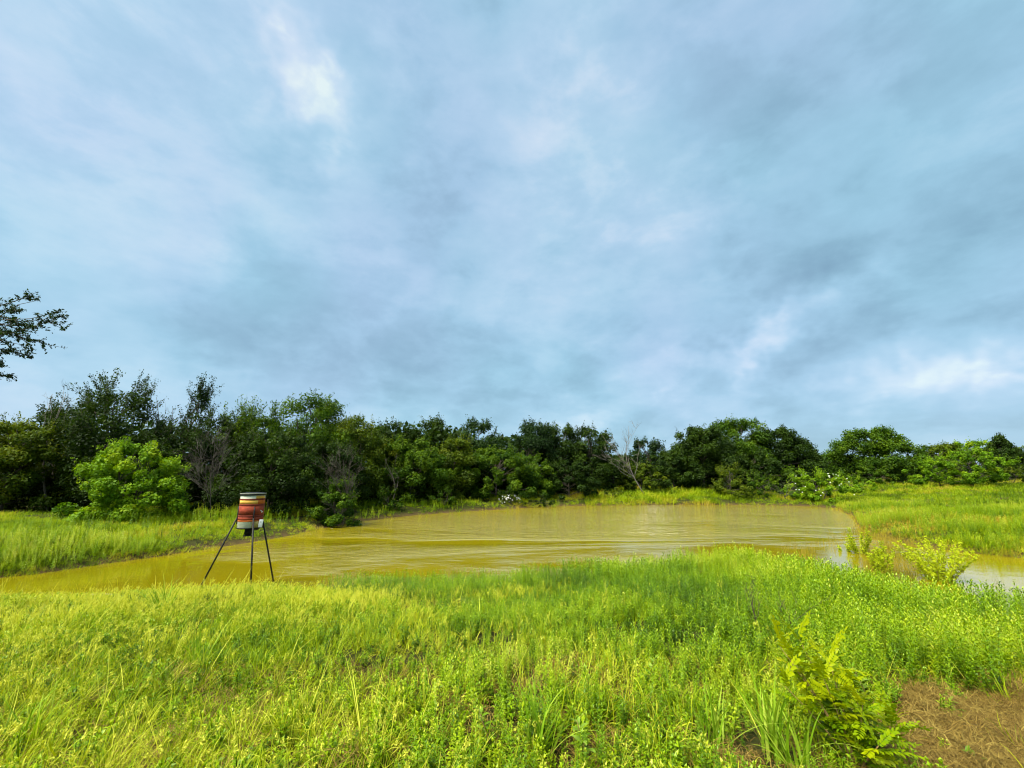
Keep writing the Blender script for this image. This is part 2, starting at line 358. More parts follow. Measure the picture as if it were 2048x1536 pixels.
def crown_and_trunk(root, r, h, rad, fol, cb=.04, nclump=60, nleaf=170, leaf=.17, sprigs=40, lean=(0, 0), peak=.42, stems=1,
                    crown_name='crown', trunk_name='trunk', rc=(.17, .30), taper=.34, sprig_len=(.22, .6), up=.45, ragged=.2):
    mb = MB(); wood = MB(); limb = MB()
    nclump = int(nclump*1.3); u = r.random(nclump)**.8; u[0] = 1.0; u[1] = .93
    ph = r.random(4)*6.28
    ang = r.random(nclump)*2*np.pi
    def prof(u): return np.where(u < peak, np.sqrt(np.clip(1-((peak-u)/(peak+.18))**2, 0, 1)), np.clip(1-((u-peak)/(1-peak+.03)), 0, 1)**taper)
    wob = 1+ragged*(np.sin(ang*2+ph[0])*.5+np.sin(ang*3+ph[1]+u*5)*.5)
    R = rad*prof(u)*np.sqrt(r.uniform(.12, 1, nclump))*wob*.98
    crad = r.uniform(rc[0], rc[1], nclump)*min(rad, h*.45)*np.where(u > .8, .75, 1)
    z = h*(cb+(1-cb)*u)-crad*.45
    lx = lean[0]*np.clip(z/h, 0, 1)**1.4; ly = lean[1]*np.clip(z/h, 0, 1)**1.4
    cen = np.stack([R*np.cos(ang)+lx, R*np.sin(ang)+ly, np.maximum(z, crad*.3)], 1)
    # stems and limbs
    stempts = []
    for k in range(stems):
        a = r.random()*6.28; sp = (0 if stems == 1 else .3*rad)
        ht = h*(.72 if stems == 1 else r.uniform(.5, .7))
        t = np.linspace(0, 1, 8)
        P = np.stack([sp*np.cos(a)*t+lean[0]*t**1.4*.72+.05*h*np.sin(t*4+ph[2]+k)*t*.5, sp*np.sin(a)*t+lean[1]*t**1.4*.72+.04*h*np.sin(t*3+ph[3]+k)*t*.5, ht*t-.12*(1-t)], 1)
        br = (.017*h if stems == 1 else .011*h)
        tube(wood, P, br*(1-.8*t)+.006, 7); stempts.append(P)
    nb = min(nclump, 34)
    for k in range(nb):
        P0 = stempts[k % stems]; zt = cen[k, 2]
        i = np.argmin(np.abs(P0[:, 2]-zt*.62)); s = P0[i]; e = cen[k]
        t = np.linspace(0, 1, 5)[:, None]
        Q = s+(e-s)*t; Q[:, 2] += np.sin(t[:, 0]*np.pi)*.08*np.linalg.norm(e-s); Q[1:-1] += r.normal(size=(3, 3))*.02*h
        tube(limb, Q, np.linspace(.006*h, .002*h, 5)+.002, 5, cap=False)
    # leaf clumps
    nl = np.maximum((nleaf*(crad/crad.mean())**2).astype(int), 20)
    idx = np.repeat(np.arange(nclump), nl); n = len(idx)
    D = unit(r, n); rr = crad[idx]*r.random(n)**.45
    P = cen[idx]+D*rr[:, None]*np.array([1.08, 1.08, .9])
    P[:, 2] = np.maximum(P[:, 2], .03)
    N = D*.7+np.array([0, 0, up])+r.normal(size=(n, 3))*.45
    ct = r.normal(.5, .15, nclump)
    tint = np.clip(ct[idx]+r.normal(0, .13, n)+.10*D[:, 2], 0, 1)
    L = leaf*r.uniform(.65, 1.35, n)
    leaves(mb, P, N, L, L*.55, tint, r)
    # loose sprays standing out of the outline
    if sprigs:
        w = np.argsort(-(u*1.2+R/(rad+1e-6)*.7+r.random(nclump)*.8))[:max(6, nclump//2)]
        for k in range(sprigs):
            c = w[k % len(w)]
            out_ = cen[c]-np.array([lean[0]*.5, lean[1]*.5, h*.35]); out_ /= np.linalg.norm(out_)+1e-9
            dr = out_*.8+np.array([.12, 0, .55])+r.normal(size=3)*.4; dr /= np.linalg.norm(dr)
            ln = r.uniform(*sprig_len); s = cen[c]+out_*crad[c]*.6
            t = np.linspace(0, 1, 5)[:, None]
            bend = r.normal(size=3)*.12*ln
            Q = s+dr*ln*t+bend*t*t
            tube(limb, Q, np.linspace(.008, .003, 5), 3, cap=False)
            m = int(ln/leaf*4.2)+3; tt = r.uniform(.1, 1.03, m)[:, None]
            Pq = s+dr*ln*tt+bend*tt*tt+r.normal(size=(m, 3))*leaf*.42
            al = dr+r.normal(size=(m, 3))*.6
            Ls = leaf*r.uniform(.55, 1.05, m)
            leaves(mb, Pq, r.normal(size=(m, 3))+np.array([0, 0, .5]), Ls, Ls*.45, np.clip(r.normal(ct[c]+.05, .12, m), 0, 1), r, al)
    wood.build(trunk_name, BARK, root, True)
    limb.build('branch', BARK, root, True)['kind'] = 'stuff'
    mb.build(crown_name, FOL[fol], root)

def tree(name, label, cat, px, top, hw, depth, fol, seed, group='trees along the far bank', shrink=.96, **kw):
    r = np.random.default_rng(seed)
    mid = at_depth(px, (top+1000)/2, depth); x = mid[0]
    g = gz(x, depth); zt = at_depth(px, top, depth)[2]; h = max(zt-g, .4)*shrink; rad = hw/ray(px, 900)[1]*depth*(1.18 if px > 560 else 1.1)
    o = empty(name, (x, depth, g-.05)); tag(o, label, cat, group)
    crown_and_trunk(o, r, h, rad, fol, **kw)
    return o

G = 'trees along the far bank'
wispy = dict(shrink=.90, sprigs=190, sprig_len=(.5, 1.3), nclump=62, nleaf=190, ragged=.45, rc=(.15, .26))
T = [
 # px, top, hw, depth, foliage, label, extra
 (25, 838, 100, 22.5, 'olive', 'olive green tree cut by the left edge of the photo', dict(nclump=90, nleaf=210, leaf=.15, sprigs=80)),
 (118, 812, 85, 25.5, 'dark', 'dark tree with bare twigs poking from its top, left of the tallest one', dict(nclump=70, nleaf=200, leaf=.15, sprigs=90)),
 (212, 760, 108, 24.5, 'dark', 'tallest dark tree with windblown wispy top, behind the bright round bush', dict(wispy, nclump=95, leaf=.145, lean=(.5, 0), sprigs=240)),
 (362, 768, 62, 26.5, 'blue', 'thin see-through tree with open leaning branches against the sky', dict(nclump=26, nleaf=60, leaf=.15, sprigs=130, sprig_len=(.5, 1.2), rc=(.14, .24), lean=(.8, 0), cb=.25, peak=.35, taper=.8, shrink=.92)),
 (318, 868, 60, 27.5, 'dark', 'low dark tree filling the gap behind the bright round bush', dict(nclump=50, nleaf=170, leaf=.16, sprigs=40)),
 (432, 815, 78, 26.0, 'dark', 'dark feathery tree behind the grey bare shrub', dict(wispy, nclump=70, leaf=.15)),
 (512, 815, 72, 27.0, 'green', 'ragged mid green tree behind the feeder barrel', dict(wispy, nclump=70, leaf=.155, sprigs=150)),
 (545, 858, 88, 24.0, 'dark', 'dark spreading tree right behind the feeder, low front crown', dict(nclump=90, nleaf=200, leaf=.145, sprigs=90, cb=.12)),
 (618, 788, 92, 27.5, 'green', 'tall fresh green round topped tree right of the feeder', dict(nclump=100, nleaf=220, leaf=.155, sprigs=110)),
 (702, 826, 66, 28.5, 'olive', 'olive tree on the right shoulder of the tall green one', dict(nclump=66, nleaf=190, leaf=.16, sprigs=90)),
 (660, 880, 70, 25.0, 'dark', 'dark low tree above the drooping grey dead branches', dict(nclump=66, nleaf=180, leaf=.15, sprigs=60, cb=.25)),
 (788, 836, 60, 34.0, 'dark', 'dark tree with spiky top, leftmost of the three level tops', dict(nclump=60, nleaf=180, leaf=.19, sprigs=110)),
 (872, 835, 56, 37.0, 'dark', 'dark broad topped tree, middle of the three level tops', dict(nclump=60, nleaf=180, leaf=.2, sprigs=90)),
 (952, 838, 52, 39.0, 'blue', 'bluish dark spiky tree, rightmost of the three level tops', dict(nclump=56, nleaf=160, leaf=.2, sprigs=130)),
 (752, 872, 58, 30.5, 'olive', 'olive crown between the tall green tree and the sunlit one', dict(nclump=60, nleaf=180, leaf=.17, sprigs=60)),
 (822, 876, 70, 31.5, 'green', 'sunlit green tree standing forward in the middle of the row', dict(nclump=80, nleaf=190, leaf=.17, sprigs=80, cb=.14)),
 (905, 872, 52, 34.5, 'olive', 'yellow olive rounded crown below the three level tops', dict(nclump=56, nleaf=170, leaf=.18, sprigs=50)),
 (992, 893, 78, 36.0, 'green', 'green tree with pale upturned leaves near the left white flowered shrub', dict(nclump=90, nleaf=190, leaf=.19, sprigs=120, cb=.1)),
 (1066, 838, 52, 42.0, 'blue', 'dark tree with two spiky tufts at its top, mid row', dict(nclump=60, nleaf=170, leaf=.21, sprigs=130)),
 (1122, 848, 46, 42.5, 'dark', 'narrow dark tree between the tufted one and the leafy dome', dict(nclump=56, nleaf=170, leaf=.21, sprigs=90)),
 (1182, 848, 48, 43.0, 'dark', 'dark dome shaped tree left of the leaning dead tree', dict(nclump=70, nleaf=180, leaf=.21, sprigs=70)),
 (1052, 908, 56, 38.0, 'green', 'lower green tree in front of the two spiky tufts', dict(nclump=60, nleaf=180, leaf=.19, sprigs=70)),
 (1138, 918, 56, 38.5, 'dark', 'low dark tree with pale leaf tips, left of the leaning dead tree', dict(nclump=60, nleaf=180, leaf=.19, sprigs=70)),
 (1300, 874, 36, 57.0, 'blue', 'small round tree standing alone in the gap of the row', dict(nclump=34, nleaf=120, leaf=.25, sprigs=60, cb=.3)),
 (1226, 915, 40, 44.5, 'olive', 'olive thicket tree around the foot of the leaning dead tree', dict(nclump=50, nleaf=160, leaf=.21, sprigs=50)),
 (1282, 925, 36, 47.0, 'olive', 'low olive tree under the gap in the row', dict(nclump=46, nleaf=160, leaf=.22, sprigs=40)),
 (1346, 898, 44, 48.0, 'dark', 'dark tree on the left slope of the biggest rounded grove', dict(nclump=60, nleaf=180, leaf=.22, sprigs=40)),
 (1405, 850, 66, 50.0, 'dark', 'big dark rounded tree, left half of the biggest grove', dict(nclump=100, nleaf=200, leaf=.23, sprigs=50)),
 (1472, 835, 76, 52.0, 'green', 'big green dome tree, highest of the biggest grove', dict(nclump=100, nleaf=200, leaf=.24, sprigs=40)),
 (1556, 852, 64, 51.0, 'dark', 'dark rounded tree, right half of the biggest grove', dict(nclump=80, nleaf=190, leaf=.23, sprigs=50)),
 (1606, 876, 32, 53.0, 'dark', 'dark tree with clustered leaf tufts ending the biggest grove', dict(nclump=44, nleaf=150, leaf=.24, sprigs=80)),
 (1500, 900, 70, 48.0, 'dark', 'low dark tree in front of the biggest grove', dict(nclump=70, nleaf=180, leaf=.22, sprigs=30)),
 (1668, 906, 50, 62.0, 'dark', 'low dark distant tree between the grove and the tufted tree', dict(nclump=60, nleaf=170, leaf=.27, sprigs=40)),
 (1752, 852, 66, 56.0, 'green', 'broad tree with round leaf tufts, behind the right flowering shrub', dict(nclump=110, nleaf=170, leaf=.25, sprigs=60, rc=(.2, .32), ragged=.22)),
 (1835, 915, 44, 64.0, 'dark', 'dark distant tree on the right flank of the tufted tree', dict(nclump=50, nleaf=160, leaf=.28, sprigs=40)),
 (1882, 886, 62, 68.0, 'olive', 'olive distant tree behind the two light saplings', dict(nclump=60, nleaf=170, leaf=.29, sprigs=50)),
 (1955, 880, 60, 70.0, 'light', 'pale green distant tree behind the right light sapling', dict(nclump=60, nleaf=170, leaf=.3, sprigs=50)),
 (2012, 868, 48, 56.0, 'dark', 'dark tiered conifer shaped tree near the right edge', dict(nclump=60, nleaf=160, leaf=.24, sprigs=70, peak=.15, taper=.9)),
 (2070, 888, 60, 64.0, 'olive', 'olive distant tree cut by the right edge', dict(nclump=50, nleaf=160, leaf=.28, sprigs=40)),
 (1878, 918, 46, 46.0, 'light', 'light green small tree on a thin trunk, left of the pair', dict(nclump=46, nleaf=150, leaf=.17, sprigs=60, cb=.16, rc=(.15, .25))),
 (1942, 898, 62, 45.0, 'light', 'light green feathery small tree, right and larger of the pair', dict(nclump=64, nleaf=160, leaf=.17, sprigs=90, cb=.16, rc=(.14, .24))),
]
for i, (px, tp, hw, dp, fol, label, kw) in enumerate(T):
    if 600 < px < 1240: dp += 2.6
    if px > 600: kw = dict(kw, sprigs=int(kw.get('sprigs', 40)*.8), nclump=int(kw['nclump']*1.15))
    tree('sapling_tree' if 'small tree' in label else 'woodland_tree', label, 'tree', px, tp, hw, dp, fol, 100+i, G, **kw)

S = [
 (272, 882, 100, 20.3, 'light', 'large bright green round bush at the left on the bank', dict(nclump=110, nleaf=210, leaf=.13, sprigs=150, cb=0, stems=4, peak=.35, sprig_len=(.2, .45))),
 (680, 956, 40, 23.6, 'green', 'green shrub on the bank under the drooping grey dead branches', dict(nclump=46, nleaf=140, leaf=.13, sprigs=60, cb=0, stems=3, sprig_len=(.2, .45))),
 (420, 975, 30, 21.8, 'dark', 'small dark shrub at the foot of the grey bare shrub', dict(nclump=24, nleaf=110, leaf=.12, sprigs=20, cb=0, stems=3, sprig_len=(.2, .4))),
 (778, 978, 24, 29.5, 'green', 'small green shrub left of two at the foot of the sunlit tree', dict(nclump=20, nleaf=100, leaf=.14, sprigs=20, cb=0, stems=3, sprig_len=(.2, .4))),
 (888, 975, 22, 32.5, 'green', 'small green shrub right of two at the foot of the sunlit tree', dict(nclump=20, nleaf=100, leaf=.14, sprigs=20, cb=0, stems=3, sprig_len=(.2, .4))),
 (1222, 978, 28, 41.5, 'olive', 'low olive shrub at the foot of the dark dome tree', dict(nclump=20, nleaf=100, leaf=.16, sprigs=20, cb=0, stems=3, sprig_len=(.2, .4))),
 (1462, 934, 34, 41.8, 'olive', 'taller olive bush with upright sprays, left of the pair by the far water', dict(nclump=36, nleaf=120, leaf=.16, sprigs=60, cb=0, stems=4, sprig_len=(.3, .7))),
 (1520, 950, 36, 42.0, 'green', 'wider green bush, right of the pair by the far water', dict(nclump=32, nleaf=120, leaf=.16, sprigs=40, cb=0, stems=4, sprig_len=(.3, .6))),
 (1572, 936, 34, 47.0, 'green', 'soft green bush between the pair and the right flowering shrub', dict(nclump=32, nleaf=120, leaf=.18, sprigs=30, cb=0, stems=3, sprig_len=(.3, .5))),
 (1760, 930, 42, 52.0, 'green', 'green bush at the foot of the broad tufted tree', dict(nclump=36, nleaf=120, leaf=.2, sprigs=30, cb=0, stems=3, sprig_len=(.3, .5))),
 (1706, 952, 30, 44.0, 'light', 'light green bush just right of the right flowering shrub', dict(nclump=28, nleaf=110, leaf=.17, sprigs=30, cb=0, stems=3, sprig_len=(.2, .5))),
 (2022, 938, 30, 47.0, 'olive', 'small olive bush near the right edge of the field', dict(nclump=28, nleaf=110, leaf=.18, sprigs=30, cb=0, stems=3, sprig_len=(.2, .5))),
 (1082, 992, 26, 36.8, 'dark', 'low dark shrub with a few white flowers by the left flowering one', dict(nclump=20, nleaf=100, leaf=.14, sprigs=14, cb=0, stems=3, sprig_len=(.2, .3))),
]
for i, (px, tp, hw, dp, fol, label, kw) in enumerate(S):
    tree('shrub', label, 'shrub', px, tp, hw, dp, fol, 300+i, 'shrubs on the banks', crown_name='foliage', trunk_name='stem', **kw)

WHITE = plain_mat('white_petal', (.75, .75, .68), (.85, .85, .8), 3, .6, bump=0)
def blossoms(root, r, h, rad, n, size):
    mb = MB()
    for k in range(n):
        a = r.uniform(-math.pi, math.pi); u = r.uniform(.15, .95)
        q = rad*math.sqrt(max(0, 1-((u-.4)/.65)**2))*r.uniform(.8, 1.08)
        c = np.array([q*math.cos(a), q*math.sin(a), h*u])
        D = unit(r, 6)
        leaves(mb, c+D*size*.35, D+np.array([0, -.3, .4]), size, size*.8, np.full(6, .5), r)
    mb.build('blossom', WHITE, root)
for i, (px, tp, hw, dp, fol, label, n, kw) in enumerate([
 (1640, 944, 52, 39.0, 'light', 'big bright green shrub dotted with white flowers at the far right water edge', 44, dict(nclump=66, nleaf=170, leaf=.16, sprigs=90, cb=0, stems=5, sprig_len=(.3, .7))),
 (1020, 988, 22, 36.2, 'pale', 'small pale shrub thick with white flowers at the far water edge', 42, dict(nclump=24, nleaf=120, leaf=.13, sprigs=24, cb=0, stems=3, sprig_len=(.15, .3)))]):
    o = tree('flowering_shrub', label, 'shrub', px, tp, hw, dp, fol, 350+i, 'shrubs with white flowers', crown_name='foliage', trunk_name='stem', **kw)
    g = o.location.z; h = at_depth(px, tp, dp)[2]-g; blossoms(o, np.random.default_rng(360+i), h, hw/900*dp, n, .085)

# woods closing the view behind the first rows
def build_woods():
    r = np.random.default_rng(11); mb = MB()
    path = np.array([(-44, 24, 4.4), (-30, 26, 4.6), (-16, 29.5, 5.2), (-6, 37, 5.4), (4, 48, 5.4), (14, 55, 3.9), (19, 58, 3.9), (26, 60, 5.4), (38, 64, 4.4), (43, 67, 3.8), (52, 72, 4.6), (66, 80, 4.6), (90, 88, 5)])
    n = 46000; t = r.random(n)*(len(path)-1); i = t.astype(int); f = (t-i)[:, None]
    Q = path[i]*(1-f)+path[i+1]*f
    P = np.empty((n, 3)); P[:, 0] = Q[:, 0]+r.normal(0, .6, n); P[:, 1] = Q[:, 1]+r.uniform(0, 6, n)
    top = Q[:, 2]*(.72+.5*fbm(Q[:, 0]*.35, P[:, 1]*.3, 3))
    P[:, 2] = .8+top*r.random(n)**.85
    L = r.uniform(.35, .7, n)
    leaves(mb, P, r.normal(size=(n, 3))+np.array([0, -.5, .5]), L, L*.6, np.clip(r.normal(.4, .15, n), 0, 1), r)
    o = mb.build('woods', FOL['dark']); tag(o, 'dark mass of woodland behind the front row of trees', 'woods', kind='stuff')
build_woods()

# bare trees
def bare(name, label, cat, base, tips, seed, r0, m=GREY, twigs=5, spread=.5, group=None, twig_len=(.25, .6), sub=3, tw0=.007):
    r = np.random.default_rng(seed); o = empty(name, base); tag(o, label, cat, group)
    base = np.asarray(base, float)
    tr = MB(); tip0 = np.asarray(tips[0], float)-base
    t = np.linspace(0, 1, 9)[:, None]
    main = tip0*t+np.sin(t*np.pi*1.3)*r.normal(size=3)*.07*np.linalg.norm(tip0); main[0, 2] -= .1
    tube(tr, main, np.linspace(r0, r0*.18, 9), 7); tr.build('trunk', m, o, True)
    for tp in tips[1:]:
        b = MB(); e = np.asarray(tp, float)-base
        i = min(6, max(0, int(np.argmin(np.abs(main[:, 2]-e[2]*r.uniform(.25, .55)))))); s = main[i]
        t = np.linspace(0, 1, 8)[:, None]; Q = s+(e-s)*t+np.sin(t*np.pi)*r.normal(size=3)*.09*np.linalg.norm(e-s)
        Q[1:-1] += r.normal(size=(6, 3))*.015*np.linalg.norm(e-s)
        tube(b, Q, np.linspace(r0*.5, r0*.13, 8), 5)
        for k in range(twigs):
            j = r.integers(2, 8); q = Q[j]; d = (e-s)/np.linalg.norm(e-s)+r.normal(size=3)*spread; d /= np.linalg.norm(d)
            ln = r.uniform(*twig_len); tt = np.linspace(0, 1, 4)[:, None]
            W2 = q+d*ln*tt+r.normal(size=3)*.12*ln*tt*tt
            tube(b, W2, np.linspace(max(r0*.16, tw0), max(r0*.07, tw0*.6), 4), 4, cap=False)
            for q2 in range(sub):
                d2 = d+r.normal(size=3)*spread; d2 /= np.linalg.norm(d2); p2 = W2[r.integers(1, 4)]
                tube(b, p2+d2*ln*.55*tt, np.linspace(tw0*.8, tw0*.4, 4), 3, cap=False)
        b.build('branch', m, o, True)
    return o
D = lambda px, py, Y: at_depth(px, py, Y)
bx = D(1292, 978, 42); bx[2] = gz(bx[0], bx[1])
bare('dead_tree', 'pale bare dead tree leaning left over the gap in the tree row', 'dead tree', bx,
     [D(1246, 852, 42.5), D(1262, 868, 42), D(1225, 868, 42), D(1212, 882, 43), D(1272, 858, 41.5), D(1280, 890, 42), D(1236, 905, 41), D(1215, 905, 42), D(1200, 915, 41.6)], 41, .05, twigs=10, twig_len=(.4, 1.0), spread=.35, tw0=.009)
bx = D(428, 992, 20.9); bx[2] = gz(bx[0], bx[1])
bare('bare_shrub', 'grey leafless shrub in front of the dark trees left of the feeder', 'shrub', bx,
     [D(428, 880, 20.9), D(405, 900, 20.7), D(445, 885, 21.0), D(385, 935, 20.6), D(415, 875, 21.2), D(455, 910, 20.8), D(438, 900, 20.6), D(378, 950, 20.8), D(395, 890, 21), D(462, 930, 21), D(418, 890, 20.5), D(436, 872, 21.1)], 42, .02, m=TWIG, twigs=13, twig_len=(.3, .7), spread=.35)
bx = D(690, 985, 23.3); bx[2] = gz(bx[0], bx[1])
bare('bare_shrub', 'drooping tangle of grey dead branches right of the feeder', 'shrub', bx,
     [D(690, 925, 23.3), D(665, 930, 23.1), D(705, 918, 23.4), D(655, 955, 23.0), D(680, 915, 23.5), D(716, 945, 23.2), D(700, 935, 23.1), D(672, 918, 23.0), D(695, 912, 23.2), D(650, 940, 23.2)], 43, .02, m=TWIG, twigs=14, twig_len=(.3, .7), spread=.4)
bx = D(782, 1000, 30.0); bx[2] = gz(bx[0], bx[1])
bare('dead_tree', 'thin grey dead stem among the middle trees', 'dead tree', bx, [D(778, 915, 30.0), D(770, 930, 29.8), D(790, 925, 30.2), D(785, 940, 29.7)], 44, .045, m=TWIG, twigs=6)
bx = D(122, 900, 23.6); bx[2] = gz(bx[0], bx[1])
bare('dead_tree', 'bare grey twiggy dead tree top against the sky at the left', 'dead tree', bx, [D(118, 785, 23.6), D(105, 788, 23.6), D(135, 795, 23.5), D(128, 780, 23.7), D(98, 805, 23.4)], 45, .06, twigs=7)
bx = D(338, 930, 25.2); bx[2] = gz(bx[0], bx[1])
bare('dead_tree', 'slim bare crooked tree beside the thin see-through tree', 'dead tree', bx, [D(318, 800, 25.2), D(330, 830, 25.0), D(305, 812, 25.3), D(345, 815, 25.1)], 46, .05, m=BARK, twigs=6)
bx = D(1575, 985, 39.6); bx[2] = gz(bx[0], bx[1])
bare('brush_pile', 'low heap of grey dead brush left of the right flowering shrub', 'brush', bx, [D(1560, 970, 39.6), D(1590, 972, 39.7), D(1545, 978, 39.5), D(1600, 978, 39.6), D(1575, 966, 39.8)], 47, .04, m=TWIG, twigs=10, twig_len=(.4, .9))

# the tree whose branches reach into the picture at the left
def overhang():
    r = np.random.default_rng(51)
    base = np.array([-16.6, 9.6, gz(-16.6, 9.6)]); o = empty('overhanging_tree', base)
    tag(o, 'fine leaved tree reaching its branches in from the left edge against the sky', 'tree')
    wood = MB(); lf = MB(); t = np.linspace(0, 1, 10)[:, None]
    main = np.array([1.3, .3, 6.6])*t+np.sin(t*4)*np.array([.25, .1, 0]); tube(wood, main, np.linspace(.2, .05, 10), 8)
    wood.build('trunk', BARK, o, True)
    tips = [(128, 628, 10), (130, 660, 10), (95, 690, 10.3), (70, 700, 9.8), (35, 752, 10), (20, 735, 9.7), (80, 600, 10.3), (60, 590, 9.8), (15, 600, 10), (-60, 560, 10), (-90, 640, 9.6), (-40, 700, 10.4), (-120, 720, 9.8), (110, 625, 9.5), (50, 660, 10.2), (30, 640, 9.7), (10, 690, 10), (60, 715, 10.4), (40, 620, 10.6), (75, 655, 9.6), (20, 665, 9.3), (45, 690, 9.5), (-10, 620, 9.6),(25, 700, 9.9)]
    # a few limbs on the side out of the picture keep the tree whole
    ext = [base+np.array([dx, dy, z]) for dx, dy, z in [(-2.5, .5, 6.2), (-2, -2, 6.8), (-.5, 2.5, 7.2), (.3, -2.4, 7.0), (-1, .3, 8), (-3, 1.5, 5.2), (.8, 1.8, 7.8)]]
    for k, tp in enumerate([D(*q) for q in tips]+ext):
        b = MB(); e = tp-base; i = r.integers(5, 9); s = main[i]
        tt = np.linspace(0, 1, 9)[:, None]
        Q = s+(e-s)*tt; Q[:, 2] += np.sin(tt[:, 0]*np.pi)*r.uniform(.05, .35)-.0; Q[1:-1] += r.normal(size=(7, 3))*.09
        tube(b, Q, np.linspace(.03, .004, 9), 5)
        nt = 40
        for q in range(nt):
            f = r.uniform(.3, 1.0); p0 = np.array([np.interp(f, tt[:, 0], Q[:, i]) for i in range(3)])
            d = (e-s)/np.linalg.norm(e-s)+r.normal(size=3)*.75; d /= np.linalg.norm(d)
            ln = r.uniform(.12, .42)*(1.1-.5*f); tw = np.linspace(0, 1, 4)[:, None]; bend = r.normal(size=3)*.2*ln
            tube(b, p0+d*ln*tw+bend*tw**2, np.linspace(.006, .003, 4), 3, cap=False)
            m = 16; ta = r.random(m)[:, None]
            P = p0+d*ln*ta+bend*ta**2+r.normal(size=(m, 3))*.022
            L = r.uniform(.04, .09, m)
            leaves(lf, P, r.normal(size=(m, 3)), L, L*.42, np.clip(r.normal(.45, .2, m), 0, 1), r)
        b.build('branch', BARK, o, True)
    lf.build('crown', FOL['blue'], o)
overhang()

# ------------------------------------------------------------------ yellow willow saplings standing in the shallows
def willow(label, px, pybase, topy, hw, seed, nst, fol='yellow'):
    r = np.random.default_rng(seed); b = at_z(px, pybase, 0.0); z = min(gz(b[0], b[1]), 0)
    o = empty('willow_sapling', (b[0], b[1], z)); tag(o, label, 'sapling', 'yellow willow saplings in the shallows')
    h = at_depth(px, topy, b[1])[2]-z; rad = hw/930*b[1]; lf = MB()
    for k in range(nst):
        st = MB(); a = r.random()*6.28; q = rad*math.sqrt(r.random()); e = np.array([q*math.cos(a), q*math.sin(a)*.8, h*r.uniform(.75, 1.08)*(1-.2*q/rad)])
        t = np.linspace(0, 1, 7)[:, None]; Q = e*t; Q[:, 2] = e[2]*(t[:, 0]**.8); Q += np.sin(t*3)*r.normal(size=3)*.03
        tube(st, Q, np.linspace(.007, .002, 7), 4, cap=False); st.build('stem', MATS['willow_stem'], o)
        m = 120; ta = r.uniform(.2, 1.04, m)
        P = np.stack([np.interp(ta, t[:, 0], Q[:, i]) for i in range(3)], 1)
        dd = r.normal(size=(m, 3))*np.array([1, 1, .3])+np.array([0, 0, .9]); L = r.uniform(.06, .11, m)*(1.25-.5*ta)
        dn = dd/np.linalg.norm(dd, axis=1)[:, None]
        leaves(lf, P+dn*L[:, None]*.5, r.normal(size=(m, 3))+np.array([0, -.6, .5]), L, L*.32, np.clip(r.normal(.5, .18, m), 0, 1), r, dd)
    lf.build('foliage', FOL[fol], o)
plain_mat('willow_stem', (.16, .10, .03), (.28, .2, .06), 20, .7)
willow('widest yellow leafed willow sapling standing in the right hand pool', 1880, 1160, 1072, 74, 61, 36)
willow('narrow yellow green willow sapling left of the widest one', 1770, 1150, 1080, 32, 62, 18)
willow('slim willow sapling at the water corner right of the pond', 1722, 1108, 1050, 24, 63, 14)
willow('tiny sapling low in the water left of the other willows', 1690, 1102, 1078, 16, 64, 6)

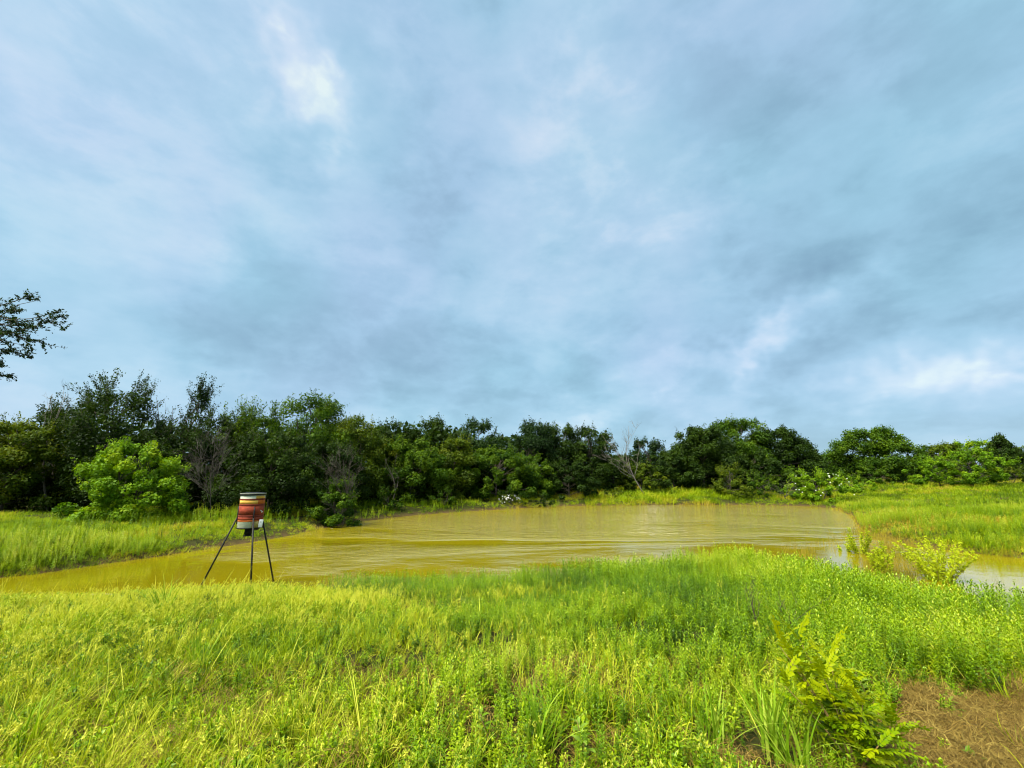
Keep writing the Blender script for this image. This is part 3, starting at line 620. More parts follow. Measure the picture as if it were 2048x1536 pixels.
# ------------------------------------------------------------------ the game feeder
def feeder():
    cx, cy = -6.18, 10.83
    feet = [(-7.08, 10.56), (-5.66, 10.24), (-5.80, 11.62)]
    zg = 0.03
    o = empty('game_feeder', (cx, cy, zg)); tag(o, 'striped barrel game feeder on three thin black legs beside the pond', 'feeder')
    ztop = at_depth(507, 989, cy)[2]-zg; zbot = at_depth(500, 1055, cy)[2]-zg
    Rb = .258; H = ztop-zbot; cam_a = math.atan2(-cy, -cx)      # angle that faces the viewer
    BLK = plain_mat('black_steel', (.006, .006, .007), (.012, .011, .010), 30, .6, 0, .1, .25)
    def paint(name, c1, c2): return plain_mat(name, c1, c2, 9, .75, 0, .15, .15, stretch=(1, 1, 2.2))
    RED = paint('red_paint', (.14, .024, .012), (.30, .055, .025)); ORG = paint('orange_paint', (.54, .27, .035), (.64, .40, .09))
    RORG = paint('rust_orange_paint', (.36, .08, .012), (.46, .13, .02)); PAL = paint('pale_green_paint', (.36, .40, .30), (.55, .57, .44))
    OLV = paint('tan_paint', (.34, .27, .07), (.44, .34, .12)); DRED = paint('dark_red_paint', (.10, .018, .010), (.17, .03, .016))
    WHT = plain_mat('white_plastic', (.72, .72, .72), (.82, .82, .82), 5, .4, bump=.02)
    P = []
    b = MB(); prof = [(0, zbot), (Rb-.012, zbot), (Rb, zbot+.012)]
    hoops = [zbot+H*f for f in (.365, .70, .862)]
    for hz in hoops: prof += [(Rb, hz-.018), (Rb+.009, hz-.006), (Rb+.009, hz+.006), (Rb, hz+.018)]
    prof += [(Rb, ztop-.01), (Rb-.01, ztop), (0, ztop)]
    lathe(b, prof, 48); barrel = b.build('barrel', PAL, o, True)
    d2 = math.radians
    def band(m, f0, f1, a0=-math.pi, a1=math.pi, lift=.003):
        q = MB(); z0 = zbot+H*f0; z1 = zbot+H*f1
        lathe(q, [(Rb, z0), (Rb+lift, z0), (Rb+lift, z1), (Rb, z1)], 40, cam_a+a0, cam_a+a1); q.build('paint_band', m, barrel, True)
    band(RED, .385, .68); band(RED, .24, .345, lift=.0035); band(ORG, .72, .845, d2(-140), d2(25)); band(RORG, .72, .845, d2(25.5), d2(219))
    band(ORG, .885, .97, d2(15), d2(70), .002); band(OLV, .01, .235, d2(8), d2(80), .002); band(RORG, .20, .24, d2(-170), d2(60), .0028)
    for hz in hoops:
        q = MB(); lathe(q, [(Rb, hz-.02), (Rb+.0125, hz-.007), (Rb+.0125, hz+.007), (Rb, hz+.02)], 48); q.build('hoop', DRED, barrel, True)
    q = MB(); lathe(q, [(0, ztop+.052), (Rb*.6, ztop+.05), (Rb+.008, ztop+.036), (Rb+.018, ztop+.03), (Rb+.018, ztop-.012), (Rb+.004, ztop-.012)], 48); lid = q.build('lid', BLK, o, True)
    q = MB(); lathe(q, [(Rb+.0185, ztop+.022), (Rb+.0215, ztop+.026), (Rb+.0185, ztop+.031)], 48); q.build('rim', PAL, lid, True)
    q = MB(); lathe(q, [(Rb+.012, zbot+.012), (Rb+.012, zbot-.014), (0, zbot-.014)], 48); q.build('base_plate', BLK, o, True)
    front = np.array([math.cos(cam_a), math.sin(cam_a), 0]); right = np.array([-front[1], front[0], 0])
    Rm = np.stack([right, front, [0, 0, 1]], 1)
    q = MB(); box(q, right*-.02+np.array([0, 0, zbot-.085]), (.15, .14, .14), Rm); mo = q.build('motor_box', BLK, o)
    q = MB(); lathe(q, [(0, zbot-.19), (.09, zbot-.185), (.10, zbot-.17), (.02, zbot-.16), (.02, zbot-.15)], 20, c=tuple(right*-.02)); q.build('spinner', BLK, mo, True)
    q = MB(); lathe(q, [(0, zbot-.065), (.05, zbot-.06), (.085, zbot-.03), (.085, zbot-.0145)], 20, c=tuple(right*.12+front*.06)); q.build('funnel', BLK, o, True)
    # white timer box hanging on the right of the barrel
    q = MB(); wc = right*.215+front*.205+np.array([0, 0, zbot+.10])
    lean = np.array(Matrix.Rotation(math.radians(7), 3, 'Y')); box(q, wc, (.085, .05, .175), Rm@lean); wb = q.build('timer_box', WHT, o)
    bev = wb.modifiers.new('bevel', 'BEVEL'); bev.width = .01; bev.segments = 2
    q = MB(); box(q, wc+front*.0265+np.array([0, 0, .035]), (.016, .004, .016), Rm); q.build('dial', BLK, wb)
    for dx, dz, an in ((.186, .405, 35), (.206, .375, -35)):
        q = MB(); c = right*dx+front*math.sqrt(Rb*Rb-dx*dx); c = c*(Rb+.006)/Rb+np.array([0, 0, zbot+H*.33+dz*.0+(.14 if an > 0 else .105)])
        box(q, c, (.05, .008, .018), Rm@np.array(Matrix.Rotation(math.radians(an), 3, 'Y'))); q.build('paint_mark', WHT, barrel)
    for f in feet:
        d = np.array([f[0]-cx, f[1]-cy, 0]); d /= np.linalg.norm(d)
        top = d*(Rb+.025)+np.array([0, 0, zbot+H*.30]); foot = np.array([f[0]-cx, f[1]-cy, gz(*f)-zg-.08])
        q = MB(); tube(q, [foot, foot*.5+top*.5, top], .0185, 10); q.build('leg', BLK, o, True)
        q = MB(); tube(q, [d*(Rb+.02)+np.array([0, 0, zbot+H*.12]), d*(Rb+.02)+np.array([0, 0, zbot+H*.40]), d*(Rb+.02)+np.array([0, 0, zbot+H*.64])], .0145, 8); q.build('bracket', BLK, o, True)
feeder()

# ------------------------------------------------------------------ ground cover: clump shapes, then scattered points
def coll(name): return bpy.data.collections.new(name)
def proto(cl, name, mb, m):
    o = bpy.data.objects.new(name, mb.mesh(name, m)); cl.objects.link(o); return o
def blade(mb, base, az, ln, lean, w, r, seg=4, droop=.6, tint=.5):
    t = np.linspace(0, 1, seg+1)
    th = lean+droop*t*t
    dx = np.cumsum(np.sin(th))/(seg+1)*ln; dz = np.cumsum(np.cos(th))/(seg+1)*ln; dx[0] = dz[0] = 0
    d = np.array([math.cos(az), math.sin(az)]); tw = r.uniform(-.8, .8); s = np.array([-math.sin(az+tw), math.cos(az+tw)])
    ww = w*(1-t**1.7)*.5+.0004
    c = np.stack([base[0]+d[0]*dx, base[1]+d[1]*dx, dz], 1)
    off = np.stack([s[0]*ww, s[1]*ww, ww*0], 1)
    V = np.stack([c-off, c+off], 1).reshape(-1, 3)
    i = np.arange(seg)*2
    mb.add(V, np.stack([i, i+1, i+3, i+2], 1), tint)
def grass_clump(r, n, h, w, spread, lean=.35, droop=.7, seed_heads=0):
    mb = MB()
    for k in range(n):
        a = r.random()*6.28; q = spread*math.sqrt(r.random())
        blade(mb, (q*math.cos(r.random()*6.28), q*math.sin(a)), a, h*r.uniform(.5, 1.1), abs(r.normal(0, lean)), w*r.uniform(.6, 1.3), r, 4, droop*r.uniform(.2, 1.4), r.uniform(.1, .9))
    for k in range(seed_heads):
        a = r.random()*6.28; le = abs(r.normal(.25, .15)); ln = h*r.uniform(1.0, 1.35)
        blade(mb, (0, 0), a, ln, le, .0035, r, 4, .35, .75)
        tip = np.array([math.cos(a)*math.sin(le+.15), math.sin(a)*math.sin(le+.15), math.cos(le+.15)])*ln*.93
        m = 14; P = tip-np.outer(r.uniform(0, .16, m)*h, tip/np.linalg.norm(tip))+r.normal(size=(m, 3))*.007
        leaves(mb, P, r.normal(size=(m, 3)), .02, .008, np.full(m, .95), r, np.tile(tip, (m, 1)))
    return mb
def weed_plant(r, h, nleaf, L, Wd, stems=1, ang=.7, bare_=.2):
    """upright leafy stems, folded lance shaped leaves in pairs"""
    mb = MB()
    for s in range(stems):
        a0 = r.random()*6.28; ln = h*r.uniform(.75, 1.05); lean = r.uniform(.02, .28)
        t = np.linspace(0, 1, 5)[:, None]; e = np.array([math.cos(a0)*math.sin(lean), math.sin(a0)*math.sin(lean), math.cos(lean)])*ln
        b0 = r.normal(size=3)*np.array([.02, .02, 0])*(stems > 1)
        Q = b0+e*t+np.sin(t*3.1)*r.normal(size=3)*.02*ln
        tube(mb, Q, np.linspace(.0035, .0015, 5), 3, cap=False, tint=.15)
        for k in range(nleaf):
            f = bare_+(1-bare_)*(k//2+.5)/(nleaf/2); az = (k % 2)*math.pi+(k//2)*1.57+r.normal()*.35+a0
            p = np.array([np.interp(f, t[:, 0], Q[:, i]) for i in range(3)])
            el = ang*r.uniform(.3, 1.4) if f < .9 else 1.1; l = L*r.uniform(.7, 1.2)*(1.1-.45*f); w = Wd*l/L
            d = np.array([math.cos(az)*math.cos(el), math.sin(az)*math.cos(el), math.sin(el)]); sd_ = np.array([-math.sin(az), math.cos(az), 0]); up_ = np.cross(d, sd_)
            up_ = up_ if up_[2] > 0 else -up_
            m1 = p+d*l*.45+up_*l*.04; tip = p+d*l-up_*l*.16
            V = [p, m1+sd_*w*.5+up_*w*.18, m1, m1-sd_*w*.5+up_*w*.18, tip]
            mb.add(V, np.array([[0, 2, 1], [0, 3, 2], [1, 2, 4], [2, 3, 4]]), .35+.35*f+r.normal()*.1)
    return mb
def thatch_clump(r, n, ln):
    mb = MB()
    for k in range(n):
        a = r.random()*6.28; p = np.array([r.normal()*.07, r.normal()*.07, abs(r.normal())*.03+.006]); l = ln*r.uniform(.4, 1.2)
        d = np.array([math.cos(a), math.sin(a), r.normal()*.18]); s = np.array([-math.sin(a), math.cos(a), 0])*.0009*r.uniform(.6, 1.9)
        q = p+d*l*.5+np.array([0, 0, r.normal()*.012]); e = p+d*l+r.normal(size=3)*np.array([.02, .02, .004])
        mb.add([p-s, p+s, q-s, q+s, e-s*.6, e+s*.6], np.array([[0, 1, 3, 2], [2, 3, 5, 4]]), r.uniform(0, 1))
    return mb
def reed_clump(r, n, h):
    mb = MB()
    for k in range(n):
        blade(mb, r.normal(size=2)*.09, r.random()*6.28, h*r.uniform(.5, 1.1), abs(r.normal(0, .1)), .007, r, 3, .15, r.uniform(.2, .9))
    return mb

M_GRASS = leaf_mat('meadow_grass', [(.0, (0.08737, 0.1698, 0.001311)), (.35, (0.2184, 0.307, 0.001967)), (.6, (0.3276, 0.3789, 0.006558)), (.85, (0.4587, 0.4834, 0.03278)), (1, (0.546, 0.5617, 0.059))], .3, 'INSTANCER', jitter=.36)
M_WEED = leaf_mat('leafy_weed', [(.0, (0.05244, 0.1189, 0.001272)), (.3, (0.1259, 0.2487, 0.001695)), (.6, (0.2412, 0.3784, 0.002543)), (.85, (0.3671, 0.4649, 0.008474)), (1, (0.4615, 0.4974, 0.05086))], .32, 'INSTANCER', rough=.4, jitter=.42, spec=.3)
M_BANK = leaf_mat('bank_grass', [(.0, (0.07701, 0.1279, 0.001719)), (.35, (0.187, 0.2942, 0.001719)), (.6, (0.297, 0.3838, 0.004126)), (.85, (0.3961, 0.3838, 0.02407)), (1, (0.374, 0.2942, 0.03095))], .3, 'INSTANCER', jitter=.2)
M_THATCH = leaf_mat('thatch', [(.0, (0.06611, 0.03827, 0.006312)), (.5, (0.1719, 0.1113, 0.02051)), (1, (0.2975, 0.2226, 0.05051))], .1, 'INSTANCER', jitter=.4, tcol=(1, .9, .7))
M_REED = leaf_mat('reed', [(.0, (0.1092, 0.1176, 0.004704)), (.5, (0.252, 0.21, 0.01882)), (1, (0.3528, 0.252, 0.04704))], .25, 'INSTANCER', jitter=.25)
R_ = np.random.default_rng
cg = coll('grass_shapes'); cd = coll('seed_grass_shapes'); cw = coll('weed_shapes'); cl_ = coll('low_leaf_shapes'); cb_ = coll('bank_shapes'); ct_ = coll('thatch_shapes'); cr_ = coll('reed_shapes')
for i in range(6): proto(cg, 'grass_shape', grass_clump(R_(500+i), 20, .25, .0062, .08, .75, 1.5), M_GRASS)
for i in range(5): proto(cd, 'seed_grass_shape', grass_clump(R_(520+i), 12, .32, .0045, .06, .7, 1.4, 3), M_GRASS)
for i in range(7): proto(cw, 'weed_shape', weed_plant(R_(540+i), 1.0, 30, .115, .038, 2, .75), M_WEED)
for i in range(6): proto(cl_, 'low_leaf_shape', weed_plant(R_(560+i), .19, 12, .042, .019, 6, .5, .1), M_WEED)
for i in range(6): proto(cb_, 'bank_shape', grass_clump(R_(580+i), 18, .36, .017, .18, .7, 1.2), M_BANK)
for i in range(5): proto(ct_, 'thatch_shape', thatch_clump(R_(600+i), 85, .085), M_THATCH)
for i in range(5): proto(cr_, 'reed_shape', reed_clump(R_(620+i), 14, .55), M_REED)

def scatter(name, cl, label, cat, x, y, z, scl, tint, tilt, seed, wind=0.0):
    r = R_(seed); n = len(x)
    me = bpy.data.meshes.new(name); me.vertices.add(n)
    me.vertices.foreach_set('co', np.stack([x, y, z], 1).astype(np.float32).ravel())
    # spin about the stem, then lean (wind bends towards +X)
    a = r.random(n)*6.28; lx = r.normal(0, tilt, n)+wind*r.uniform(.3, 1.5, n); ly = r.normal(0, tilt, n)-wind*.25
    th = np.hypot(lx, ly)+1e-6; ux, uy = -ly/th, lx/th; c, s_ = np.cos(th), np.sin(th); ca, sa = np.cos(a), np.sin(a)
    A = np.array([[c+ux*ux*(1-c), ux*uy*(1-c), uy*s_], [ux*uy*(1-c), c+uy*uy*(1-c), -ux*s_], [-uy*s_, ux*s_, c]])
    Z = np.array([[ca, -sa, ca*0], [sa, ca, ca*0], [ca*0, ca*0, ca*0+1]])
    Rm = np.einsum('ijn,jkn->ikn', A, Z)
    rot = np.stack([np.arctan2(Rm[2, 1], Rm[2, 2]), np.arcsin(np.clip(-Rm[2, 0], -1, 1)), np.arctan2(Rm[1, 0], Rm[0, 0])], 1)
    for nm, ty, val in (('rot', 'FLOAT_VECTOR', rot), ('scl', 'FLOAT', scl), ('tint', 'FLOAT', tint)):
        a = me.attributes.new(nm, ty, 'POINT'); a.data.foreach_set('vector' if ty == 'FLOAT_VECTOR' else 'value', np.asarray(val, np.float32).ravel())
    a = me.attributes.new('idx', 'INT', 'POINT'); a.data.foreach_set('value', r.integers(0, len(cl.objects), n).astype(np.int32))
    o = bpy.data.objects.new(name, me); C.objects.link(o)
    ng = bpy.data.node_groups.new(name, 'GeometryNodeTree')
    ng.interface.new_socket('Geometry', in_out='INPUT', socket_type='NodeSocketGeometry'); ng.interface.new_socket('Geometry', in_out='OUTPUT', socket_type='NodeSocketGeometry')
    N = ng.nodes.new; L = ng.links.new
    gi = N('NodeGroupInput'); go = N('NodeGroupOutput'); iop = N('GeometryNodeInstanceOnPoints'); ci = N('GeometryNodeCollectionInfo')
    ci.inputs[0].default_value = cl; ci.inputs['Separate Children'].default_value = True; ci.inputs['Reset Children'].default_value = True
    def na(nm, ty):
        q = N('GeometryNodeInputNamedAttribute'); q.data_type = ty; q.inputs[0].default_value = nm; return q.outputs[0]
    e2r = N('FunctionNodeEulerToRotation'); L(na('rot', 'FLOAT_VECTOR'), e2r.inputs[0])
    L(gi.outputs[0], iop.inputs['Points']); L(ci.outputs[0], iop.inputs['Instance']); iop.inputs['Pick Instance'].default_value = True
    L(na('idx', 'INT'), iop.inputs['Instance Index']); L(e2r.outputs[0], iop.inputs['Rotation']); L(na('scl', 'FLOAT'), iop.inputs['Scale'])
    L(iop.outputs[0], go.inputs[0])
    md = o.modifiers.new('scatter', 'NODES'); md.node_group = ng
    return tag(o, label, cat, kind='stuff')

def wedge(n, y0, y1, seed, pad=2.0, slope=1.22):
    """points spread evenly over the ground in front of the viewer"""
    r = R_(seed); y = np.sqrt(r.uniform(y0**2, y1**2, n)) if y0 > 0 else r.uniform(y0, y1, n)
    x = r.uniform(-1, 1, n)*(slope*y+pad); return x, y, r
def keep(m, *a): return [q[m] for q in a]

def near_cover():
    hollow = lambda x, y: sm(.44, .33, fbm(x*1.25+50, y*1.25+11, 3))
    leafy = lambda x, y: sm(-.36, .02, x/np.maximum(y, 1)+(fbm(x*.7+3, y*.7, 3)-.5)*.75)
    # meadow grass
    x, y, r = wedge(36000, 1.6, 12.5, 701); s = sdf(x, y); lf = leafy(x, y); th = thatch_mask(x, y)
    patch = fbm(x*.9, y*.9, 3)
    m = (s > .05) & (r.random(len(x)) > th*.96) & (r.random(len(x)) < (1-.62*lf)*(.55+.9*patch)*(1-.85*hollow(x, y)))
    x, y, s, lf, patch = keep(m, x, y, s, lf, patch); n = len(x)
    tint = .50+1.5*(fbm(x*.45+7, y*.45, 3)-.5)+r.normal(0, .13, n)-.12*lf+.12*sm(4, 8, y)*(1-lf)
    scatter('meadow_grass', cg, 'yellow green meadow grass covering the near bank', 'grass', x, y, height(x, y, s)-.01, r.uniform(.5, 1.12, n)*(.6+.8*patch)*(.4+.6*sm(0, 1.6, s)), tint, .35, 1, .10)
    # paler seeding grass, mostly at the left
    x, y, r = wedge(14000, 1.6, 12.5, 702); s = sdf(x, y); lf = leafy(x, y); th = thatch_mask(x, y)
    dn = np.maximum(sm(.42, .6, fbm(x*.5+20, y*.5, 3)), np.exp(-((x+2.9)/1.6)**2-((y-7.6)/1.5)**2))
    m = (s > .1) & (r.random(len(x)) > th) & (r.random(len(x)) < (.12+dn)*(1-.88*lf)*(1-.9*hollow(x, y)))
    x, y, s = keep(m, x, y, s); n = len(x)
    scatter('seeding_grass', cd, 'pale seeding grass leaning in the wind on the left near bank', 'grass', x, y, height(x, y, s)-.01, r.uniform(.5, .95, n)*(.45+.55*sm(0, 1.6, s)), .80+r.normal(0, .17, n), .3, 2, .22)
    # leafy upright weeds, tall towards the water and at the right
    x, y, r = wedge(30000, 1.8, 13.0, 703); s = sdf(x, y); lf = leafy(x, y); th = thatch_mask(x, y)
    den = lf*(.35+1.1*fbm(x*.8+1, y*.8+4, 3)); den = np.maximum(den, sm(2.2, .3, s)*sm(-.42, -.3, x/y)*.9)
    m = (s > -.35) & (r.random(len(x)) > th*.97) & (r.random(len(x)) < den*np.where(s < 0, .35, 1)*(1-.8*hollow(x, y)))
    x, y, s = keep(m, x, y, s); n = len(x)
    tall = .24+.26*sm(-.1, .75, x/y)*sm(3.2, 4.6, y)+.16*sm(3.0, .5, s)+.28*(fbm(x*.6+40, y*.6, 3)-.5)
    tint = .50+1.5*(fbm(x*.4+60, y*.4, 3)-.5)+r.normal(0, .12, n)
    scatter('leafy_weeds', cw, 'bright green upright leafy weeds along the near shore and right', 'weeds', x, y, np.maximum(height(x, y, s), -.1)-.01, np.clip(tall*r.uniform(.7, 1.25, n), .1, .8), tint, .14, 3)
    # low leafy cover in between
    x, y, r = wedge(24000, 1.6, 11, 704); s = sdf(x, y); th = thatch_mask(x, y)
    m = (s > .2) & (r.random(len(x)) > th*.86) & (r.random(len(x)) < (.3+.8*sm(.44, .62, fbm(x*.7+80, y*.7, 3)))*(1-.6*hollow(x, y)))
    x, y, s = keep(m, x, y, s); n = len(x)
    scatter('low_leaves', cl_, 'low small leaved ground cover between the grasses', 'weeds', x, y, height(x, y, s)-.01, r.uniform(.45, 1.1, n), .46+1.1*(fbm(x*.6+90, y*.6, 2)-.5)+r.normal(0, .13, n), .2, 4)
    # brown thatch
    x, y, r = wedge(16000, 1.2, 4.6, 705, 2.5); th = thatch_mask(x, y)
    m = r.random(len(x)) < np.maximum(th*1.1, .10); x, y = keep(m, x, y); n = len(x)
    scatter('dry_thatch', ct_, 'brown cut dead grass lying on the bare patch at lower right', 'dead grass', x, y, height(x, y)+.005, r.uniform(.7, 1.3, n), .5+.6*(fbm(x*1.5, y*1.5, 3)-.5)+r.normal(0, .15, n), .18, 5)
near_cover()

def far_cover():
    # grass on the far banks and the field at the right
    r = R_(720); n = 150000
    y = 9.5+(75-9.5)*r.random(n)**1.5; x = r.uniform(-1.0, 1.0, n)*(1.2*y+3); s = sdf(x, y)
    right = sm(14, 24, x)
    lim = np.where(x > 15, 70, 13)
    den = np.clip(1.25-y/70, .2, 1)
    m = (s > -.12) & ((y > 12.2) | ((x < -12.5) & (y > 10.8)) | ((x > 13.5) & (y > 12))) & (s < lim) & (r.random(n) < den*(1-.8*sm(.42, .33, fbm(x*.8+15, y*.8+4, 3))))
    x, y, s, right = keep(m, x, y, s, right); n = len(x)
    base = .40+1.5*(fbm(x*.22+5, y*.22+2, 3)-.5)+1.1*(fbm(x*.9, y*.9+8, 2)-.5)
    tint = base+.34*sm(.55, .05, s)*(r.random(n) < .8)+.20*sm(2.8, 5.5, s)*(1-right)+r.normal(0, .1, n)
    scl = r.uniform(.45, 1.05, n)*(.8+.25*sm(0, 3, s)+.5*sm(26, 45, y))*(.45+1.1*fbm(x*1.1+70, y*1.1, 2))*np.where(x < 0, .72, .88)
    for qx, qy, rx_, ry_, am in ((1835, 1036, 2.6, 3.0, .55), (1740, 1045, 2.2, 3.0, .35), (2040, 985, 7, 5, .45), (640, 1030, 3, 1.5, .3), (1900, 1010, 6, 3, .2)):
        c = at_z(qx, qy, .5); tint = tint+am*np.exp(-((x-c[0])/rx_)**2-((y-c[1])/ry_)**2)*(.4+1.2*fbm(x*1.3+3, y*1.3, 2))
    # tall light reeds behind the water in the middle
    mid = sm(4, 9, x)*(1-sm(19, 23, x))*sm(30, 36, y); scl *= 1+.5*mid; tint -= .10*mid
    scatter('bank_grass', cb_, 'yellow green grass on the far banks and the right hand field', 'grass', x, y, np.maximum(height(x, y, s), -.08)-.02, scl, tint, .2, 6, .2)
    # leafier weeds on the right bank and left bank
    r = R_(721); n = 40000; y = r.uniform(11, 34, n); x = r.uniform(-1, 1, n)*(1.2*y+3); s = sdf(x, y)
    pt = fbm(x*.3+33, y*.3, 3)
    m = (s > .02) & (s < np.where(x > 10, 14, 6)) & ((y > 12.2) | (np.abs(x) > 13)) & (r.random(n) < .15+1.2*sm(.45, .6, pt))
    x, y, s, pt = keep(m, x, y, s, pt); n = len(x)
    scatter('bank_weeds', cw, 'green leafy weeds among the grass of the far banks', 'weeds', x, y, height(x, y, s)-.02, r.uniform(.32, .65, n), .5+1.4*(pt-.5)+r.normal(0, .13, n), .15, 7)
    # emergent stems in the marshy corner at the right
    r = R_(722); n = 5000
    p = np.array([at_z(px_, py_, 0)[:2] for px_, py_ in zip(r.uniform(1560, 2080, n), r.uniform(1062, 1190, n))])
    x, y = p.T; s = sdf(x, y)
    px = 1024+x/y*930; band_ = np.exp(-((px-1775)/75)**2)+.8*sm(.9, .1, -s)+.10+.5*sm(.5, .62, fbm(x*1.2, y*1.2, 3))*np.exp(-((px-1640)/60)**2)
    pool = np.exp(-((px-1985)/110)**2)*sm(1.1, 1.8, -s)+np.exp(-((px-1665)/34)**2)*sm(.5, .9, -s)*sm(17, 14, y)
    m = (s < .15) & (r.random(n) < np.clip(band_*.62-pool, .012, 1)); x, y, s = keep(m, x, y, s); n = len(x)
    scatter('marsh_stems', cr_, 'tan and green stems rising from the shallow water at the right', 'reeds', x, y, np.full(n, -.06), r.uniform(.25, .75, n), .35+.9*(fbm(x*.6, y*.6+3, 2)-.5)+r.normal(0, .15, n), .08, 8)
far_cover()
def straws():
    cs = coll('straw_shapes')
    for i in range(5):
        r = R_(640+i); mb = MB()
        for k in range(2):
            blade(mb, r.normal(size=2)*.05, r.random()*6.28, .55*r.uniform(.6, 1.1), abs(r.normal(.35, .2)), .0048, r, 5, .5, r.uniform(.5, 1))
        proto(cs, 'straw_shape', mb, MATS['meadow_grass'])
    x, y, r = wedge(1500, 1.8, 11, 730); s = sdf(x, y); th = thatch_mask(x, y)
    m = (s > .3) & (th < .5) & (r.random(len(x)) < .25+.75*sm(.1, -.4, x/y)); x, y, s = keep(m, x, y, s); n = len(x)
    scatter('straw_stems', cs, 'single pale dead grass stems leaning out of the near bank', 'dead grass', x, y, height(x, y, s)-.01, r.uniform(.5, 1.1, n), .95+r.normal(0, .1, n), .3, 9, .2)
straws()

# ------------------------------------------------------------------ foreground plants one can point to
M_SHRUB = leaf_mat('young_leaf', [(.0, (0.04228, 0.11, 0.001516)), (.4, (0.1438, 0.2537, 0.001516)), (.7, (0.3044, 0.372, 0.001516)), (1, (0.4397, 0.4567, 0.003788))], .4, jitter=.05, rough=.4)
def compound_leaf(r, ln, pairs, lw, tint):
    mb = MB(); t = np.linspace(0, 1, 7)[:, None]
    Q = np.stack([t[:, 0]*ln, t[:, 0]*0, -.16*ln*t[:, 0]**2+.10*ln*t[:, 0]], 1)
    tube(mb, Q, np.linspace(.0022, .0008, 7), 4, cap=False, tint=tint-.2)
    for k in range(pairs*2+1):
        f = .12+.88*(k//2)/pairs; sgn = 1 if k % 2 else -1
        p = np.array([np.interp(f, t[:, 0], Q[:, i]) for i in range(3)]); l = lw*(1.15-.5*abs(f-.45))*r.uniform(.85, 1.15); w = l*.52
        a = (0 if k == pairs*2 else sgn*r.uniform(.75, 1.15)); d = np.array([math.cos(a), math.sin(a), r.uniform(-.25, .2)]); d /= np.linalg.norm(d)
        s = np.cross([0, 0, 1], d); s /= np.linalg.norm(s); u = np.cross(d, s)
        V = [p]
        for g, ww in ((.28, .8), (.62, 1.0), (.85, .55)):
            c = p+d*l*g-u*l*.10*g*g
            V += [c+s*w*.5*ww+u*w*.14, c-u*w*.02, c-s*w*.5*ww+u*w*.14]
        V.append(p+d*l-u*l*.12)
        mb.add(V, [np.array([[0, 2, 1], [0, 3, 2]]), np.array([[1, 2, 5, 4], [2, 3, 6, 5], [4, 5, 8, 7], [5, 6, 9, 8]]), np.array([[7, 8, 10], [8, 9, 10]])], tint+r.normal()*.05)
    return mb
def leafy_shrub():
    r = R_(801); b = np.array([1.95, 2.86]); g = gz(*b)
    o = empty('young_shrub', (b[0], b[1], g)); o.scale = (.64, .74, .94); tag(o, 'yellow green young shrub with feather shaped leaves beside the brown patch', 'shrub')
    kinds = [[compound_leaf(r, r.uniform(.20, .28), 9, .048, ti).mesh('leaf', M_SHRUB) for _ in range(4)] for ti in (.22, .5, .72, .95)]
    stems = [(-.30, .42, .60), (-.06, .48, .64), (-.25, .35, .55), (.12, .45, .52), (.25, .2, .40), (.42, .02, .28), (.10, -.02, .40), (-.12, .12, .50), (-.42, .25, .42), (.32, .40, .34), (.5, .18, .20), (.02, -.22, .26), (-.2,.5,.48),(.05,.25,.58)]
    for (dx, dy, h) in stems:
        q = MB(); t = np.linspace(0, 1, 7)[:, None]; e = np.array([dx, dy, h]); Q = e*t; Q[:, 2] = h*t[:, 0]**.75
        tube(q, Q, np.linspace(.007, .0025, 7), 6); q.build('stem', MATS['willow_stem'], o, True)
        nl = 13
        for k in range(nl):
            f = .28+.72*k/(nl-1); p = [np.interp(f, t[:, 0], Q[:, i]) for i in range(3)]
            az = math.atan2(dy, dx)+k*2.4+r.normal()*.3; el = r.uniform(.05, .5)+(.55 if f > .9 else 0)
            tone = min(3, max(0, int(round((f*1.8+h*2.6-1.0)+r.normal()*.45))))
            lf = bpy.data.objects.new('leaf', kinds[tone][r.integers(4)]); C.objects.link(lf); lf.parent = o
            lf.location = p; lf.rotation_euler = (r.normal()*.35, -el, az); s = r.uniform(.7, 1.1); lf.scale = (s, s, s)
leafy_shrub()

M_TUS = leaf_mat('tussock_blade', [(.0, (0.07395, 0.1725, 0.004141)), (.5, (0.1849, 0.3328, 0.008282)), (1, (0.419, 0.5176, 0.06212))], .35, jitter=.25)
def tussock(label, x, y, n, h, seed, w=.009, lean=.4, droop=.9):
    r = R_(seed); o = empty('grass_tussock', (x, y, gz(x, y)-.02)); tag(o, label, 'grass', 'grass tussocks standing out of the near bank')
    for k in range(n):
        mb = MB(); a = r.random()*6.28
        blade(mb, r.normal(size=2)*.035, a, h*r.uniform(.55, 1.15), abs(r.normal(0, lean)), w*r.uniform(.7, 1.3), r, 7, droop*r.uniform(.2, 1.3), r.uniform(.15, .9))
        mb.build('blade', M_TUS, o)
def gp(px, py, z=None):
    p = at_z(px, py, 1.0)
    for _ in range(6): p = at_z(px, py, gz(p[0], p[1]))
    return p[0], p[1]
tussock('tall bright grass tussock just left of the yellow green young shrub', *gp(1555, 1525), 40, .54, 811, .015)
tussock('grass tussock with long arching blades at the bottom, left of the young shrub', *gp(1420, 1500), 30, .42, 812, .013)
tussock('short dense grass tussock at the bottom edge below the young shrub', *gp(1600, 1560), 26, .46, 813, .015)
tussock('light green arching grass tussock by the water at the left', *gp(325, 1232), 60, .62, 814, .012, .7, 1.1)
tussock('fresh green grass tussock in the pale grass left of the centre', *gp(395, 1330), 30, .45, 815, .009, .5)
tussock('broad bladed grass tussock at the lower middle edge', *gp(1080, 1515), 28, .42, 816, .014)
tussock('thin grass tussock in the left bottom corner', *gp(60, 1500), 24, .42, 817, .008)

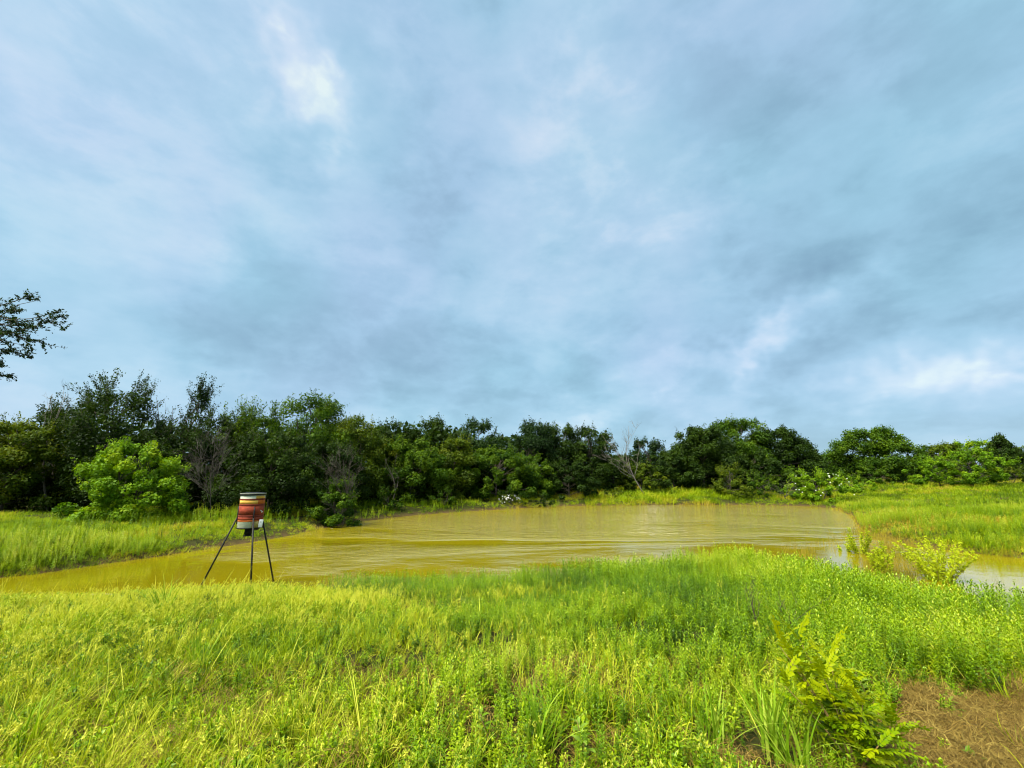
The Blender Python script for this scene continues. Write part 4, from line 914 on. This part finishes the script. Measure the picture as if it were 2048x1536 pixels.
M_BROAD = leaf_mat('broad_leaf', [(.0, (0.0425, 0.1105, 0.00476)), (.5, (0.1275, 0.2465, 0.00714)), (1, (0.2805, 0.391, 0.0595))], .32, jitter=.2, rough=.35)
def broad_weed(label, px, py, h, seed, nl=16, L=.10):
    r = R_(seed); x, y = gp(px, py); o = empty('broadleaf_weed', (x, y, gz(x, y)-.01)); tag(o, label, 'weed', 'broad leaved weeds in the near bank')
    st = MB(); t = np.linspace(0, 1, 6)[:, None]; e = np.array([r.normal()*.06, r.normal()*.06, h]); Q = e*t; tube(st, Q, np.linspace(.006, .002, 6), 5); st.build('stem', MATS['willow_stem'], o, True)
    for k in range(nl):
        mb = MB(); f = .15+.85*k/(nl-1); az = k*1.57+(k//2)*.6+r.normal()*.2; el = .15+.8*f*r.uniform(.6, 1.2); l = L*(1.15-.6*f)*r.uniform(.85, 1.15); w = l*.5; p = e*f
        d = np.array([math.cos(az)*math.cos(el), math.sin(az)*math.cos(el), math.sin(el)]); s = np.array([-math.sin(az), math.cos(az), 0]); u = np.cross(d, s); u = u if u[2] > 0 else -u
        V = [p]
        for g, ww in ((.22, .7), (.5, 1.0), (.8, .6)):
            c = p+d*l*g-u*l*.22*g*g; V += [c+s*w*.5*ww+u*w*.16, c, c-s*w*.5*ww+u*w*.16]
        V.append(p+d*l-u*l*.26)
        mb.add(V, [np.array([[0, 2, 1], [0, 3, 2]]), np.array([[1, 2, 5, 4], [2, 3, 6, 5], [4, 5, 8, 7], [5, 6, 9, 8]]), np.array([[7, 8, 10], [8, 9, 10]])], r.uniform(.3, .9))
        mb.build('leaf', M_BROAD, o, True)
broad_weed('broad leaved weed at the very bottom, left of the arching tussock', 1180, 1530, .24, 831, 14, .085)
broad_weed('broad leaved weed right of the young shrub on the edge of the brown patch', 1750, 1420, .30, 832, 18, .08)
broad_weed('pale broad leaved weed in the dark hollow right of centre', 1290, 1385, .30, 833, 18, .09)
broad_weed('small broad leaved weed sprouting in the middle of the brown patch', 1925, 1440, .14, 834, 10, .07)
broad_weed('round leaved seedling at the bottom edge of the brown patch', 1975, 1530, .10, 835, 8, .07)
broad_weed('broad leaved weed at the lower middle, left of the broad bladed tussock', 985, 1500, .22, 836, 14, .08)

DARKSTEM = plain_mat('dark_stem', (.03, .018, .012), (.06, .04, .03), 30, .8)
def stalks(label, px, py, seed, n, h):
    x, y = gp(px, py); r = R_(seed); b = np.array([x, y, gz(x, y)])
    tips = [b+np.array([r.normal()*.14, r.normal()*.1, h*r.uniform(.7, 1.1)]) for _ in range(n)]
    bare('dry_stalk', label, 'weed', b, tips, seed, .006, m=DARKSTEM, twigs=4, spread=.5, group='dark leafless stalks among the weeds', twig_len=(.06, .16), sub=1, tw0=.0016)
stalks('dark leafless branching stalk rising above the weeds behind the young shrub', 1530, 1290, 841, 7, .62)
stalks('shorter dark stalk right beside the taller branching one', 1585, 1285, 842, 5, .5)
STRAW = plain_mat('straw', (.42, .36, .18), (.55, .48, .28), 30, .8)
def stick(label, a, b, rad, m):
    pa = np.array([*gp(*a), 0]); pb = np.array([*gp(*b), 0]); pa[2] = gz(*pa[:2])+.10; pb[2] = gz(*pb[:2])+.08
    mb = MB(); t = np.linspace(0, 1, 6)[:, None]; Q = pa+(pb-pa)*t+np.sin(t*3.1)*np.array([0, 0, .03]); tube(mb, Q-Q[0], np.linspace(rad, rad*.5, 6), 6)
    o = mb.build('fallen_stick', m, None, True); o.location = Q[0]; tag(o, label, 'stick')
stick('pale fallen straw coloured stick lying at the water edge on the left', (180, 1194), (248, 1198), .012, STRAW)
stick('dark thin fallen twig lying in the water edge grass at far left', (15, 1188), (85, 1190), .010, DARKSTEM)
